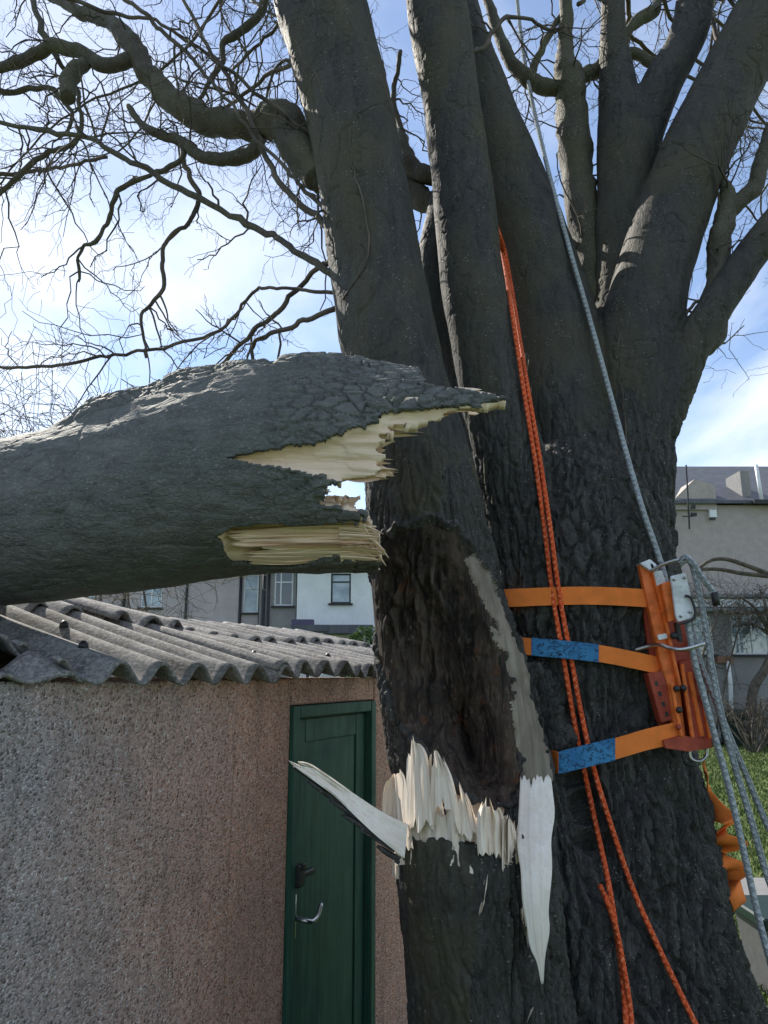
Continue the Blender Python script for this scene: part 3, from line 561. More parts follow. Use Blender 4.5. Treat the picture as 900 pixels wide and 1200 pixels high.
LIMBS = [
 [(375, 212, 34, 2.8), (352, 175, 44, 2.9), (327, 141, 44, 3.0), (300, 147, 35, 3.1), (250, 142, 32, 3.2), (217, 128, 30, 3.25), (190, 106, 27, 3.3), (165, 73, 25, 3.35), (148, 45, 23, 3.4), (128, 26, 18, 3.5), (95, 16, 14, 3.6), (60, -5, 12, 3.7), (10, -30, 10, 3.8)],
 [(155, 70, 20, 3.36), (122, 76, 18, 3.36), (92, 62, 16, 3.37), (58, 54, 15, 3.4), (20, 74, 13, 3.45), (-20, 78, 12, 3.5), (-80, 70, 10, 3.6)],
 [(100, 74, 16, 3.36), (84, 86, 19, 3.32), (77, 98, 20, 3.3), (80, 114, 18, 3.28)],
 [(305, 160, 18, 3.08), (293, 178, 17, 3.1), (268, 187, 17, 3.12), (236, 182, 15, 3.15), (212, 166, 13, 3.2), (190, 158, 11, 3.22), (168, 148, 9, 3.25), (150, 124, 7, 3.3)],
 [(352, 190, 12, 2.95), (365, 205, 26, 2.9), (380, 215, 26, 2.8)],
 [(392, 322, 10, 2.7), (350, 295, 8, 2.8), (300, 265, 8, 2.9), (200, 215, 7, 3.0), (125, 175, 6, 3.05), (95, 160, 6, 3.1), (0, 145, 5, 3.2), (-60, 138, 4, 3.3)],
 [(390, 270, 8, 2.7), (372, 255, 8, 2.75), (325, 210, 7, 2.8), (295, 145, 6, 2.85), (260, 80, 5, 2.9), (215, 0, 4, 2.95), (190, -60, 3, 3.0)],
 [(312, -30, 12, 3.4), (308, 5, 11, 3.4), (300, 22, 11, 3.4), (280, 40, 10, 3.4), (262, 48, 8, 3.4), (260, 70, 7, 3.4), (240, 105, 5, 3.4), (225, 130, 4, 3.4)],
 [(392, 358, 7, 2.72), (340, 383, 6, 2.8), (300, 400, 5, 2.9), (297, 430, 4, 2.95)],
 [(390, 305, 7, 2.72), (365, 318, 6, 2.8), (325, 365, 6, 2.9), (280, 405, 5, 3.0), (250, 436, 5, 3.1)],
 [(392, 344, 5, 2.72), (340, 338, 4, 2.8), (300, 340, 4, 2.9), (260, 385, 4, 3.0), (190, 407, 4, 3.1), (125, 416, 4, 3.2), (40, 430, 4, 3.3), (-40, 425, 3, 3.4)],
 [(215, 170, 8, 3.2), (210, 188, 7, 3.2), (175, 205, 6, 3.2), (150, 215, 6, 3.25), (135, 235, 6, 3.25), (128, 255, 5, 3.3), (115, 280, 5, 3.3), (95, 290, 4, 3.35), (92, 330, 3, 3.4)],
 [(214, 186, 6, 3.2), (222, 205, 6, 3.2), (235, 235, 6, 3.2), (215, 265, 5, 3.2), (192, 290, 5, 3.22), (190, 338, 5, 3.25), (168, 370, 4, 3.3), (172, 420, 3, 3.3)],
 [(40, 0, 7, 3.5), (55, 50, 7, 3.5), (65, 65, 6, 3.5), (90, 105, 5, 3.5), (93, 160, 5, 3.4), (80, 172, 5, 3.4), (45, 185, 6, 3.4), (0, 225, 6, 3.4), (-30, 245, 5, 3.4)],
 [(-30, 108, 6, 3.6), (20, 106, 7, 3.6), (60, 106, 6, 3.55), (82, 128, 5, 3.5), (80, 160, 4, 3.5)],
 [(-30, 205, 5, 3.8), (20, 203, 5, 3.8), (75, 195, 4, 3.7), (125, 183, 4, 3.6)],
 [(128, -20, 5, 2.9), (170, 20, 5, 2.9), (215, 60, 5, 2.9), (255, 105, 4, 2.85), (300, 160, 4, 2.8), (350, 215, 5, 2.75), (385, 250, 6, 2.7)],
 [(60, -10, 5, 3.0), (120, 12, 5, 3.0), (180, 25, 4, 2.95), (250, 70, 4, 2.9), (330, 130, 5, 2.85), (380, 170, 6, 2.78)],
 # between and right of the stems
 [(702, 470, 40, 3.2), (698, 400, 30, 3.24), (692, 330, 27, 3.3), (686, 270, 32, 3.35), (677, 200, 38, 3.4), (669, 125, 38, 3.4), (666, 92, 36, 3.4), (662, 60, 20, 3.42), (664, 20, 15, 3.45), (661, -40, 13, 3.5)],
 [(668, 104, 20, 3.4), (645, 103, 19, 3.4), (622, 94, 18, 3.4), (603, 78, 16, 3.42), (589, 50, 15, 3.45), (573, 5, 11, 3.5), (560, -30, 9, 3.55)],
 [(668, 96, 18, 3.42), (690, 88, 19, 3.42), (712, 78, 18, 3.42), (740, 62, 14, 3.42), (768, 78, 12, 3.4)],
 [(622, 94, 8, 3.42), (632, 65, 9, 3.42), (642, 40, 8, 3.45), (665, 10, 6, 3.5)],
 [(728, 50, 8, 3.4), (745, 26, 13, 3.42), (765, 14, 14, 3.45), (772, 0, 10, 3.5), (785, -30, 8, 3.5)],
 [(820, 395, 30, 2.98), (838, 335, 29, 3.0), (846, 280, 26, 3.02), (851, 240, 22, 3.05), (848, 218, 13, 3.05), (838, 197, 8, 3.1)],
 [(849, 248, 18, 3.05), (866, 240, 19, 3.05), (882, 224, 19, 3.05), (892, 195, 18, 3.08), (900, 165, 16, 3.1), (915, 130, 14, 3.15)],
 [(800, 415, 36, 3.0), (835, 400, 18, 3.0), (846, 380, 12, 3.0), (848, 352, 8, 3.0)],
 [(650, 260, 12, 3.2), (662, 278, 11, 3.3), (678, 292, 10, 3.35)],
 [(540, 222, 20, 3.1), (505, 208, 20, 3.14), (488, 200, 22, 3.2), (474, 180, 20, 3.25), (470, 155, 9, 3.3), (462, 120, 7, 3.4), (470, 60, 5, 3.5)],
 [(545, 252, 24, 3.1), (510, 240, 24, 3.14), (492, 232, 26, 3.2), (478, 222, 22, 3.25), (460, 214, 18, 3.3)],
 [(540, 60, 6, 2.9), (565, 55, 6, 3.0), (590, 22, 5, 3.1), (620, 22, 4, 3.2), (650, 40, 4, 3.3)],
 [(792, 385, 5, 3.0), (810, 360, 4, 3.0), (825, 352, 4, 3.0), (845, 350, 3, 3.1)],
]
skel = []
for s_ in LIMBS: skel.append(limb(s_, tree))
# hidden crown behind: limbs that carry the far twigs
for i in range(19):
    side = rng.uniform(0, 1)
    if side < .55: a0, b0, a1, b1 = rng.uniform(330, 520), rng.uniform(-200, 120), rng.uniform(-150, 330), rng.uniform(-150, 330)
    else: a0, b0, a1, b1 = rng.uniform(560, 880), rng.uniform(-200, 60), rng.uniform(560, 1050), rng.uniform(-150, 330)
    Y0, Y1 = 3.4, rng.uniform(4.2, 6.0); m_ = [(a0 + (a1 - a0) * t_ + rng.normal(0, 22), b0 + (b1 - b0) * t_ + rng.normal(0, 20) - 60 * t_ * (1 - t_), 4.6 * (1 - t_) + 1.3, Y0 + (Y1 - Y0) * t_) for t_ in np.linspace(0, 1, 7)]
    skel.append(branch_pts(m_)); V_, F_ = tube(skel[-1][0], skel[-1][1], 6); obj('branch', V_, F_, 'twig', tree)
TW = []
def grow(p, r, lvl, n, Lr, r_):
    segl = np.linalg.norm(np.diff(p, axis=0), axis=1); L = segl.sum()
    for _ in range(n):
        t_ = r_.uniform(.18, 1) ** .8 * (len(p) - 1.01); i = int(t_); base = p[i] + (p[i + 1] - p[i]) * (t_ - i); tan = (p[i + 1] - p[i]); tan = tan / (np.linalg.norm(tan) + 1e-9)
        rd = r_.normal(0, 1, 3); rd -= tan * rd.dot(tan); rd /= np.linalg.norm(rd) + 1e-9
        dr = tan * r_.uniform(.3, .9) + rd * r_.uniform(.6, 1.0); dr /= np.linalg.norm(dr); ll = Lr * r_.uniform(.35, 1.25); ns = 8 if lvl == 0 else 6
        q_ = [base]; bend = r_.normal(0, .35, 3); bend[2] -= .15; zz = r_.normal(0, 1, 3)
        for k_ in range(ns):
            zz = -zz * .75 + r_.normal(0, .55, 3)
            dr = dr + bend / ns * 1.1 + zz * .42 + np.array([0, 0, (-.07 if k_ < ns * .55 else .17)]); dr /= np.linalg.norm(dr); q_.append(q_[-1] + dr * ll / ns)
        q_ = np.array(q_); r0 = min(r[i] * .55, [.0058, .0036, .0023][lvl]); rr = np.linspace(r0, max(.0010, r0 * .42), ns + 1)
        TW.append((q_, rr))
        if lvl < 2: grow(q_, rr, lvl + 1, int(r_.integers(3, 5)) if lvl == 0 else int(r_.integers(2, 4)), ll * .52, r_)
r_ = np.random.default_rng(12)
for p, rr in skel:
    L = np.linalg.norm(np.diff(p, axis=0), axis=1).sum()
    if L < .12: continue
    grow(p, rr, 0, max(3, int(L * 7)), .50, r_)
V_, Q_ = quadtubes(TW, 4); print('twigs', len(TW), len(Q_))
obj('twigs', V_, Q_, 'twig', tree, kind='stuff')
# thin dry ivy stems on the trunk and leaning stem
for s_ in ([(408, 150), (412, 190), (425, 235), (433, 280), (428, 310), (412, 335), (402, 352)], [(726, 390), (724, 430), (730, 470), (735, 520)], [(604, 900), (606, 960), (600, 1020)]):
    pp = np.array([P(a, b, (cast(a, b, 2.9)) - .004) for a, b in s_]); pp = resample(pp, 30); pp += np.stack([vnoise(pp * 30, q_) for q_ in (1, 2, 3)], 1) * .006; V_, F_ = tube(pp, .0035, 6); obj('dead_ivy_stem', V_, F_, 'twig', tree)


# ------------------------------------------------------------------ the shed
W0 = np.array([-.95, 1.845]); WD = np.array([.426, .905]); WD /= np.linalg.norm(WD); WNn = np.array([-WD[1], WD[0]])
def SH(t_, s_, z): q_ = W0 + WD * t_ + WNn * s_; return np.array([q_[0], q_[1], z])
SAX = np.array([[WD[0], WD[1], 0], [WNn[0], WNn[1], 0], [0, 0, 1]])
def sbox(t0, t1, s0, s1, z0, z1, bev=.004): return boxv(SH((t0 + t1) / 2, (s0 + s1) / 2, (z0 + z1) / 2), (t1 - t0, s1 - s0, z1 - z0), SAX, bev)
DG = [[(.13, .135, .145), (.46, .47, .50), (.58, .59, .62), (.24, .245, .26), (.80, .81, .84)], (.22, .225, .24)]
DP_BOUNCE = [[(.30, .15, .10), (.80, .50, .40), (.85, .62, .52), (.48, .27, .20), (.92, .79, .72)], (.60, .34, .24)]
def dash(name, lo, hi):
    """pebbledash tinted grey to pink along the wall, warm bounced sunlight painted into the stones (t = lo..hi metres from the shed's corner)"""
    t = NT(name); v = t.co(); cid = t.voro(v, 130, 'F1', 'Color'); d1 = t.voro(v, 130); edge = t.voro(v, 130, 'DISTANCE_TO_EDGE')
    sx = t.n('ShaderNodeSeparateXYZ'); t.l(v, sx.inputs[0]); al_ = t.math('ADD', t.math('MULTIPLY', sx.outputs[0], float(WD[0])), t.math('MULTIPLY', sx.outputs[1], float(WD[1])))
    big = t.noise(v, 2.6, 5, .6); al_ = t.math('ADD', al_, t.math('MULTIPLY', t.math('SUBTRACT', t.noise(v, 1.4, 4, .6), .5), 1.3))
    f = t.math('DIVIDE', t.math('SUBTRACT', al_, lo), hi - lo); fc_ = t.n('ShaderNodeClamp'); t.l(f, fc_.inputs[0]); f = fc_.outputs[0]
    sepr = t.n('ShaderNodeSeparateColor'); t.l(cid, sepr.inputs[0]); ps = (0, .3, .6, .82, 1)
    c = t.mix(f, t.ramp(sepr.outputs[0], list(zip(ps, DG[0]))), t.ramp(sepr.outputs[0], list(zip(ps, DP_BOUNCE[0])))); mortar = t.mix(f, DG[1], DP_BOUNCE[1])
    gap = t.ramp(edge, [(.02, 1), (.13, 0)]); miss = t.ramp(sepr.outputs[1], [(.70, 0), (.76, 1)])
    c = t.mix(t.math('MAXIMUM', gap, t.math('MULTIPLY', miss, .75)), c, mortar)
    c = t.mix(t.ramp(big, [(.42, 0), (.72, .32)]), c, (.13, .12, .11))
    st_ = t.noise(t.co((5, 5, .30)), 3, 5, .65); c = t.mix(t.ramp(st_, [(.50, 0), (.72, .38)]), c, (.12, .115, .105))
    h = t.math('MULTIPLY', t.ramp(d1, [(.0, 1), (.62, 0)]), t.math('SUBTRACT', 1.15, miss))
    n = t.bump(h, 1, .007); n = t.bump(t.noise(v, 420, 3), .4, .001, n)
    return t.done(c, .85, n, .25)
M['dash'] = dash('pebbledash', -.25, 1.05)  # pinker towards the door: sunlight bounce put into the pebble colour
for k_ in ('dash_grey', 'dash_b', 'dash_mix', 'dash_c', 'dash_pink_bounce'): M[k_] = M['dash']
M['joint'] = plain('joint_mortar', (.10, .095, .09), .9)
t = NT('fibre_cement'); v = t.co(); a = t.noise(v, 9, 7, .65); b = t.noise(v, 75, 5, .65); sp_ = t.voro(v, 34)
c = t.mix(t.ramp(a, [(.34, 0), (.66, 1)]), (.10, .097, .096), (.26, .255, .25)); c = t.mix(t.ramp(b, [(.46, 0), (.62, .7)]), c, (.38, .37, .35)); c = t.mix(t.ramp(t.noise(v, 130, 3), [(.55, 0), (.66, .6)]), c, (.06, .058, .055)); c = t.mix(t.math('MULTIPLY', t.ramp(sp_, [(.1, .7), (.22, 0)]), t.ramp(t.noise(v, 4, 2), [(.5, 0), (.6, 1)])), c, (.40, .38, .28))
c = t.mix(t.ramp(t.noise(v, 3.1, 5, .7), [(.52, 0), (.68, .65)]), c, (.055, .052, .045))
M['cement'] = t.done(c, .85, t.bump(b, .5, .004, t.bump(a, .4, .01)), .25)
t = NT('green_paint'); v = t.co((1, 1, .07)); a = t.noise(v, 45, 6, .6); b = t.noise(t.co(), 5, 5, .6)
c = t.mix(t.ramp(a, [(.35, 0), (.7, 1)]), (.018, .075, .053), (.050, .140, .098)); c = t.mix(t.ramp(b, [(.5, 0), (.72, .55)]), c, (.030, .062, .052)); c = t.mix(t.ramp(t.noise(t.co((1, 1, .3)), 60, 5, .7), [(.66, 0), (.74, .5)]), c, (.10, .12, .09))
M['door'] = t.done(c, t.ramp(b, [(.3, .42), (.7, .65)]), t.bump(a, .5, .003), .4)
M['black'] = plain('black_iron', (.02, .02, .022), .5, spec=.5); M['steel'] = plain('dull_steel', (.55, .56, .58), .32, .1, 40, metal=1)
M['timber'] = plain('pale_timber', (.50, .43, .33), .75, .25, 25)
shed = thing('shed', 'low pebbledashed concrete shed with corrugated roof and dark green door', 'shed', SH(0, 0, 0))
TD0, TD1, ZD = 1.365, 2.117, 1.975
pts = [-1.7, -1.02, -.62, -.21, .19, .60, 1.0, TD0]
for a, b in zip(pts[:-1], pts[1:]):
    m = 'dash_grey' if b < .0 else 'dash_b' if b < .3 else 'dash_mix' if b < .7 else 'dash_c' if b < 1.1 else 'dash_pink_bounce'; dz = rng.uniform(-.006, .006); so = rng.uniform(-.003, .003)
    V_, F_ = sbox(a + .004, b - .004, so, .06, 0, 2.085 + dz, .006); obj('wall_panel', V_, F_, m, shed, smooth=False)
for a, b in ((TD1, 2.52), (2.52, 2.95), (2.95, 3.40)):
    V_, F_ = sbox(a + .004, b - .004, 0, .06, 0, 2.085, .006); obj('wall_panel', V_, F_, 'dash_pink_bounce', shed, smooth=False)
V_, F_ = sbox(TD0 + .002, TD1 - .002, .002, .06, ZD + .004, 2.085, .005); obj('wall_panel', V_, F_, 'dash_pink_bounce', shed, smooth=False)
V_, F_ = sbox(-1.7, TD0 - .01, .012, .05, 0, 2.07, 0); obj('joint_backing', V_, F_, 'joint', shed, smooth=False)
for a in (.598, .192):
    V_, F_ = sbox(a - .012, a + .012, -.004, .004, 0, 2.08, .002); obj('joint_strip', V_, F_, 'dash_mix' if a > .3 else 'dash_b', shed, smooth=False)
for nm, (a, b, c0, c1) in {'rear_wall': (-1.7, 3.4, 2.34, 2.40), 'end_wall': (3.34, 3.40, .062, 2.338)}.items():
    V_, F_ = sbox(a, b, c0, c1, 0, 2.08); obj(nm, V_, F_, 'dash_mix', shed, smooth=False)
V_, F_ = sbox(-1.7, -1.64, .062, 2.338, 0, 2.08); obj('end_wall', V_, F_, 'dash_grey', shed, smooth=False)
# door
def dpart(nm, m, bx, par): V_, F_ = sbox(*bx); return obj(nm, V_, F_, m, par, smooth=False)
door = sub(dpart('door', 'door', (TD0 + .05, TD1 - .05, .030, .062, .02, ZD - .05, .003), shed), shed)
for bx in ((TD0, TD0 + .048, -.012, .06, 0, ZD, .004), (TD1 - .048, TD1, -.012, .06, 0, ZD, .004), (TD0 + .05, TD1 - .05, -.010, .06, ZD - .048, ZD, .004)): dpart('door_frame', 'door', bx, shed)
for bx in ((TD0 + .052, TD0 + .145, .022, .029, .03, ZD - .055, .003), (TD1 - .145, TD1 - .052, .022, .029, .03, ZD - .055, .003), (TD0 + .148, TD1 - .148, .022, .029, ZD - .15, ZD - .056, .003)): dpart('rail', 'door', bx, door)
V_, F_ = join([sbox(1.40, 1.45, -.03, .015, 1.295, 1.375, .008), sbox(1.43, 1.53, -.028, -.004, 1.322, 1.346, .006), sbox(1.405, 1.43, -.045, -.03, 1.36, 1.385, .004)]); obj('lock', V_, F_, 'black', door, smooth=False)
V_, F_ = join([sbox(1.415, 1.432, -.004, .016, 1.11, 1.27, .004), tube(resample([SH(1.423, -.004, 1.185), SH(1.425, -.05, 1.18), SH(1.46, -.06, 1.172), SH(1.50, -.06, 1.185), SH(1.53, -.055, 1.215)], 16), .009, 10)]); obj('handle', V_, F_, 'steel', door)
# roof sheets
AMP, PER = .030, .166
def roofz(s_, t_=0.): k_ = .285 - .095 * float(sstep(.4, 1.9, t_)); return 2.118 + k_ * (s_ if s_ < 1.2 else 2.4 - s_)
def sheet(t0, t1, s0, s1, dz=0, yaw=0, tilt=0, rag0=.0, rag1=0., seed=0, holes=None, par=None, mat='cement', lift=0):
    r_ = np.random.default_rng(seed); nt = int((t1 - t0) / .0138); ns = max(4, int((s1 - s0) / .03)); T_ = np.linspace(t0, t1, nt); V_ = []
    e0 = np.array([fbm(np.array([[x * 9, seed, 0.]]), 3, 5)[0] for x in T_]) * rag0; e1 = np.array([fbm(np.array([[x * 9, seed, 4.]]), 3, 5)[0] for x in T_]) * rag1
    for i, x in enumerate(T_):
        for k in range(ns + 1):
            u = k / ns; s_ = s0 + e0[i] + (s1 + e1[i] - s0 - e0[i]) * u; tt = x + yaw * (s_ - s0)
            z = roofz(s_, x) + dz + AMP * math.cos(2 * math.pi * x / PER) + tilt * (x - t0) + lift * (1 - u) ** 2 * 0 + .004 * math.sin(x * 3 + seed + s_ * 4)
            V_.append(SH(tt, s_, z))
    Q_ = []
    for i in range(nt - 1):
        for k in range(ns):
            if holes and holes(T_[i], s0 + (s1 - s0) * (k + .5) / ns): continue
            a = i * (ns + 1) + k; Q_.append((a, a + 1, a + ns + 2, a + ns + 1))
    o = obj('roof_sheet', np.array(V_), np.array(Q_)[:, ::-1], mat, shed); sm = o.modifiers.new('thick', 'SOLIDIFY'); sm.thickness = .009; sm.offset = 0
    return o
hole = lambda x, s_: (x < .20 + .05 * math.sin(s_ * 40)) and (s_ < .17 + .05 * math.sin(x * 13))
sheet(-1.65, .32, -.05, .74, 0, 0, 0, .02, 0, 1, hole)
sheet(.24, 1.20, -.10, .74, .010, .015, 0, .012, 0, 2)
sheet(1.12, 1.80, -.09, .74, .020, -.01, 0, .015, 0, 3)
sheet(1.72, 2.62, -.05, .76, .008, .03, 0, .03, 0, 4)
sheet(2.54, 3.46, -.08, .74, .018, 0, 0, .02, 0, 5)
sheet(-1.65, .12, .62, 1.20, .022, 0, 0, .02, .06, 6)
sheet(.04, 1.00, .64, 1.14, .034, .03, 0, .02, .09, 7)
sheet(.95, 1.42, .55, 1.19, .052, -.06, 0, .05, .06, 8)
sheet(1.36, 2.44, .62, 1.20, .030, .02, 0, .03, .04, 9)
sheet(2.36, 3.46, .64, 1.20, .040, 0, 0, .02, .02, 10)
for i, (a, b) in enumerate(((-1.65, .5), (.42, 2.0), (1.92, 3.46))): sheet(a, b, 1.20, 2.46, .012 * (i % 2), 0, 0, 0, .02, 20 + i)
# a snapped-off piece of sheet sagging on the wall head
V_ = []; T_ = np.linspace(-.42, .20, 26)
for i, x in enumerate(T_):
    for k in range(7):
        u = k / 6; V_.append(SH(x, -.045 + .16 * u + .02 * math.sin(x * 25), 2.094 + .010 * math.sin(x * 2 * math.pi / PER + 1.2) + (.055 * u * sstep(.08, .2, x)) + .012 * u))
Q_ = [(i * 7 + k, i * 7 + k + 7, i * 7 + k + 8, i * 7 + k + 1) for i in range(25) for k in range(6)]
o = obj('broken_sheet_piece', np.array(V_), np.array(Q_), 'cement', shed); o.modifiers.new('thick', 'SOLIDIFY').thickness = .009
for t0, t1, s_, z0, z1, wd in ((.75, 1.75, 1.16, 2.518, 2.512, .085), (1.8, 3.3, 1.21, 2.505, 2.510, .08), (-1.5, .7, 1.22, 2.515, 2.515, .08)):
    z0, z1 = z0 - 2.46 + roofz(1.2, t0), z1 - 2.46 + roofz(1.2, t1); p0, p1 = SH(t0, s_, z0), SH(t1, s_ + .02, z1); a_ = (p1 - p0) / np.linalg.norm(p1 - p0); b_ = np.array([WNn[0], WNn[1], 0]); c_ = np.cross(a_, b_)
    V_, F_ = boxv((p0 + p1) / 2, (np.linalg.norm(p1 - p0), wd, .022), [a_, b_, c_], .004); obj('ridge_board', V_, F_, 'timber', shed, smooth=False)
for tt, ss in ((.30, .06), (1.17, .05), (.52, .33), (1.78, .10), (1.3, .62)):
    p0 = SH(round(tt / PER) * PER, ss, roofz(ss, tt) + AMP + .008); V_, F_ = tube(np.array([p0, p0 + (0, 0, .012), p0 + (0, 0, .022)]), [.016, .014, .006], 8); obj('roof_bolt', V_, F_, 'black', shed)

# ------------------------------------------------------------------ ropes
def ropemat(name, c1, c2, c3):
    t = NT(name); uvn = t.n('ShaderNodeUVMap', uv_map='UVMap'); s_ = t.n('ShaderNodeSeparateXYZ'); t.l(uvn.outputs[0], s_.inputs[0])
    def wave(k):
        x = t.math('ADD', t.math('ADD', t.math('MULTIPLY', s_.outputs[1], 42.), t.math('MULTIPLY', s_.outputs[0], k)), t.math('MULTIPLY', t.noise(t.co(), 35, 3), 1.1)); return t.math('FRACT', x)
    a, b = wave(2.), wave(-2.)
    pa = t.ramp(a, [(.0, 0), (.25, 1), (.5, 0)]); pb = t.ramp(b, [(.0, 0), (.25, 1), (.5, 0)])
    nz_ = t.noise(t.co(), 60, 3)
    c = t.mix(t.ramp(a, [(.40, 0), (.5, 1), (.62, 0)]), c1, c2); c = t.mix(t.math('MULTIPLY', t.ramp(b, [(.6, 0), (.7, 1), (.8, 0)]), t.ramp(nz_, [(.4, 0), (.6, 1)])), c, c3)
    c = t.mix(t.ramp(t.noise(t.co(), 14, 4), [(.45, 0), (.7, .35)]), c, [x * .45 for x in c1])
    return t.done(c, .75, t.bump(t.math('MAXIMUM', pa, pb), .9, .004), .3)
M['rope_orange'] = ropemat('orange_rope', (.80, .125, .034), (.56, .055, .022), (.92, .50, .30))
M['rope_grey'] = ropemat('grey_rope', (.36, .40, .42), (.24, .28, .31), (.58, .60, .60))
def rope(pts, r, mat, name, parent=None, n=160):
    p = resample(np.array(pts), n); V_, F_ = tube(p, r, 12); L_ = np.concatenate([[0], np.cumsum(np.linalg.norm(np.diff(p, axis=0), axis=1))])
    uv = np.stack([np.tile(np.arange(12) / 12., n), np.repeat(L_, 12)], 1); return obj(name, V_, F_, mat, parent, uv=uv)
def hang(pl, off, y0=None, keep=0):
    Y_ = np.array([cast(a, b, 3.0) for a, b in pl]); n = len(pl); m = np.array([min(Y_[max(0, i - 1):i + 2]) for i in range(n)]) - off
    for _ in range(3): m = np.minimum(m, np.convolve(np.pad(m, 1, mode='edge'), [.25, .5, .25], 'valid'))
    if y0: m[0] = y0
    return [P(a, b, y) for (a, b), y in zip(pl, m)]
def dens(pl, n): return [tuple(q) for q in resample(np.array(pl, float), n)]
R1 = dens([(588, 292), (596, 340), (611, 440), (627, 540), (638, 620), (648, 700), (660, 770), (672, 840), (684, 900), (698, 965), (712, 1030), (722, 1090), (730, 1150), (734, 1210), (737, 1290)], 34)
R2 = dens([(591, 292), (600, 340), (616, 440), (633, 540), (645, 620), (656, 700), (669, 770), (682, 840), (697, 905), (717, 970), (741, 1040), (767, 1100), (793, 1155), (820, 1210), (860, 1290)], 34)
R3 = dens([(703, 1038), (712, 1058), (722, 1090), (730, 1130), (738, 1180), (742, 1230), (744, 1290)], 16)
def toground(pts, dx, dy):
    e = pts[-1]; return pts + [e + np.array([dx * .5, dy * .5, -(e[2]) * .5]), np.array([e[0] + dx, e[1] + dy, .012])]
h1 = hang(R1, .014); h2 = hang(R2, .016); h3_ = hang(R3, .040)
back = [P(579, 262, 3.02), P(584, 276, 2.93)]
rp1 = tag(rope(toground(back + h1, .05, -.15), .0085, 'rope_orange', 'orange_rope'), 'orange rope hanging down the trunk, the strand that stays near vertical', 'rope', 'orange ropes on the trunk')
rp2 = tag(rope(toground([b_ + (.004, -.004, .004) for b_ in back] + h2, .15, -.15), .0085, 'rope_orange', 'orange_rope'), 'orange rope hanging down the trunk, the strand that swings away from the others low down', 'rope', 'orange ropes on the trunk')
rp3 = tag(rope(toground(h3_, .05, -.1), .0085, 'rope_orange', 'orange_rope'), 'short orange rope end starting low on the trunk beside the longer strand', 'rope', 'orange ropes on the trunk')
DY = min(cast(a, b, 3.) for a in range(752, 790, 4) for b in range(662, 874, 8)) - .045; print('DY', DY)
gl = dens([(598, -120), (606, 0), (618, 90), (640, 190), (667, 290), (690, 370), (712, 450), (735, 535), (754, 600), (768, 640), (778, 672), (783, 700)], 44)
gy_ = np.interp([q_[1] for q_ in gl], [-120, 0, 200, 400, 600, 700], [3.9, 3.6, 3.2, 2.95, DY + .06, DY + .03])
gy_ = np.minimum(gy_, [(cast(a, b, 9.) - .03) for a, b in gl])
for _ in range(40): gy_[1:-1] = np.minimum(gy_[1:-1], (gy_[:-2] + gy_[2:]) / 2 + .0006)
gp = [P(a, b, y) for (a, b), y in zip(gl, gy_)]
tag(rope(gp, .0105, 'rope_grey', 'grey_rope', n=220), 'grey rope running taut from the crown down to the orange winch', 'rope', 'grey ropes at the winch')
def down(pl, y0, y1):
    n = len(pl); p = [P(a, b, y0 + (y1 - y0) * i / (n - 1)) for i, (a, b) in enumerate(pl)]; e = p[-1]; return p + [np.array([e[0] + .05, e[1] - .05, e[2] * .5]), np.array([e[0] + .1, e[1] - .05, .015])]
tag(rope(down([(799, 690), (804, 720), (813, 770), (826, 820), (841, 875), (856, 930), (872, 1000), (890, 1080), (906, 1140), (920, 1200)], DY - .05, 2.45), .0105, 'rope_grey', 'grey_rope'), 'grey rope falling from the winch plate past the dark-lidded bin', 'rope', 'grey ropes at the winch')
tag(rope(down([(796, 662), (804, 656), (811, 662), (818, 690), (826, 730), (835, 785), (846, 840), (862, 900), (880, 960), (897, 1020), (925, 1110)], DY - .07, 2.50), .0105, 'rope_grey', 'grey_rope'), 'grey rope looped over the top rod of the winch and falling beside the lawn', 'rope', 'grey ropes at the winch')
tag(rope(down([(812, 740), (822, 780), (836, 815), (856, 865), (876, 912), (898, 965), (940, 1060)], DY + .02, 2.60), .0100, 'rope_grey', 'grey_rope'), 'grey rope tail hanging behind the winch ropes, slanting out most over the lawn', 'rope', 'grey ropes at the winch')

# ------------------------------------------------------------------ winch (lowering device) strapped to the trunk
def paint(name, col, rough=.38):
    t = NT(name); v = t.co(); b = t.noise(v, 30, 6, .65); g = t.noise(v, 160, 3, .6)
    c = t.mix(t.ramp(b, [(.4, 0), (.7, 1)]), col, [x * .62 for x in col]); c = t.mix(t.ramp(g, [(.66, 0), (.72, .7)]), c, (.20, .19, .18))
    return t.done(c, t.ramp(b, [(.3, rough), (.7, rough + .25)]), t.bump(g, .15, .001), .45)
M['orange'] = paint('orange_paint', (.86, .19, .028)); M['red'] = paint('red_oxide_paint', (.40, .062, .028), .45); M['white'] = paint('silver_paint', (.74, .77, .80), .3)
def websmat(name, col):
    t = NT(name); v = t.co(); wv_ = t.n('ShaderNodeTexWave', ins={'Scale': 260., 'Distortion': .6}); t.l(v, wv_.inputs[0]); b = t.noise(v, 12, 5, .6)
    c = t.mix(t.ramp(b, [(.4, 0), (.72, .5)]), col, [x * .5 for x in col]); return t.done(c, .75, t.bump(wv_.outputs[0], .35, .002), .25)
M['web'] = websmat('orange_webbing', (.94, .25, .050)); 
t = NT('blue_sleeve'); v = t.co(); scr = t.noise(t.co((1, 1, 1.4)), 34, 2, .5, 2.0); b = t.noise(v, 15, 4)
c = t.mix(t.ramp(b, [(.35, 0), (.7, 1)]), (.030, .15, .34), (.055, .24, .46)); c = t.mix(t.ramp(scr, [(.52, 0), (.56, .85), (.61, .85), (.66, 0)]), c, (.010, .03, .07)); M['blue'] = t.done(c, .7, t.bump(b, .2, .003), .25)
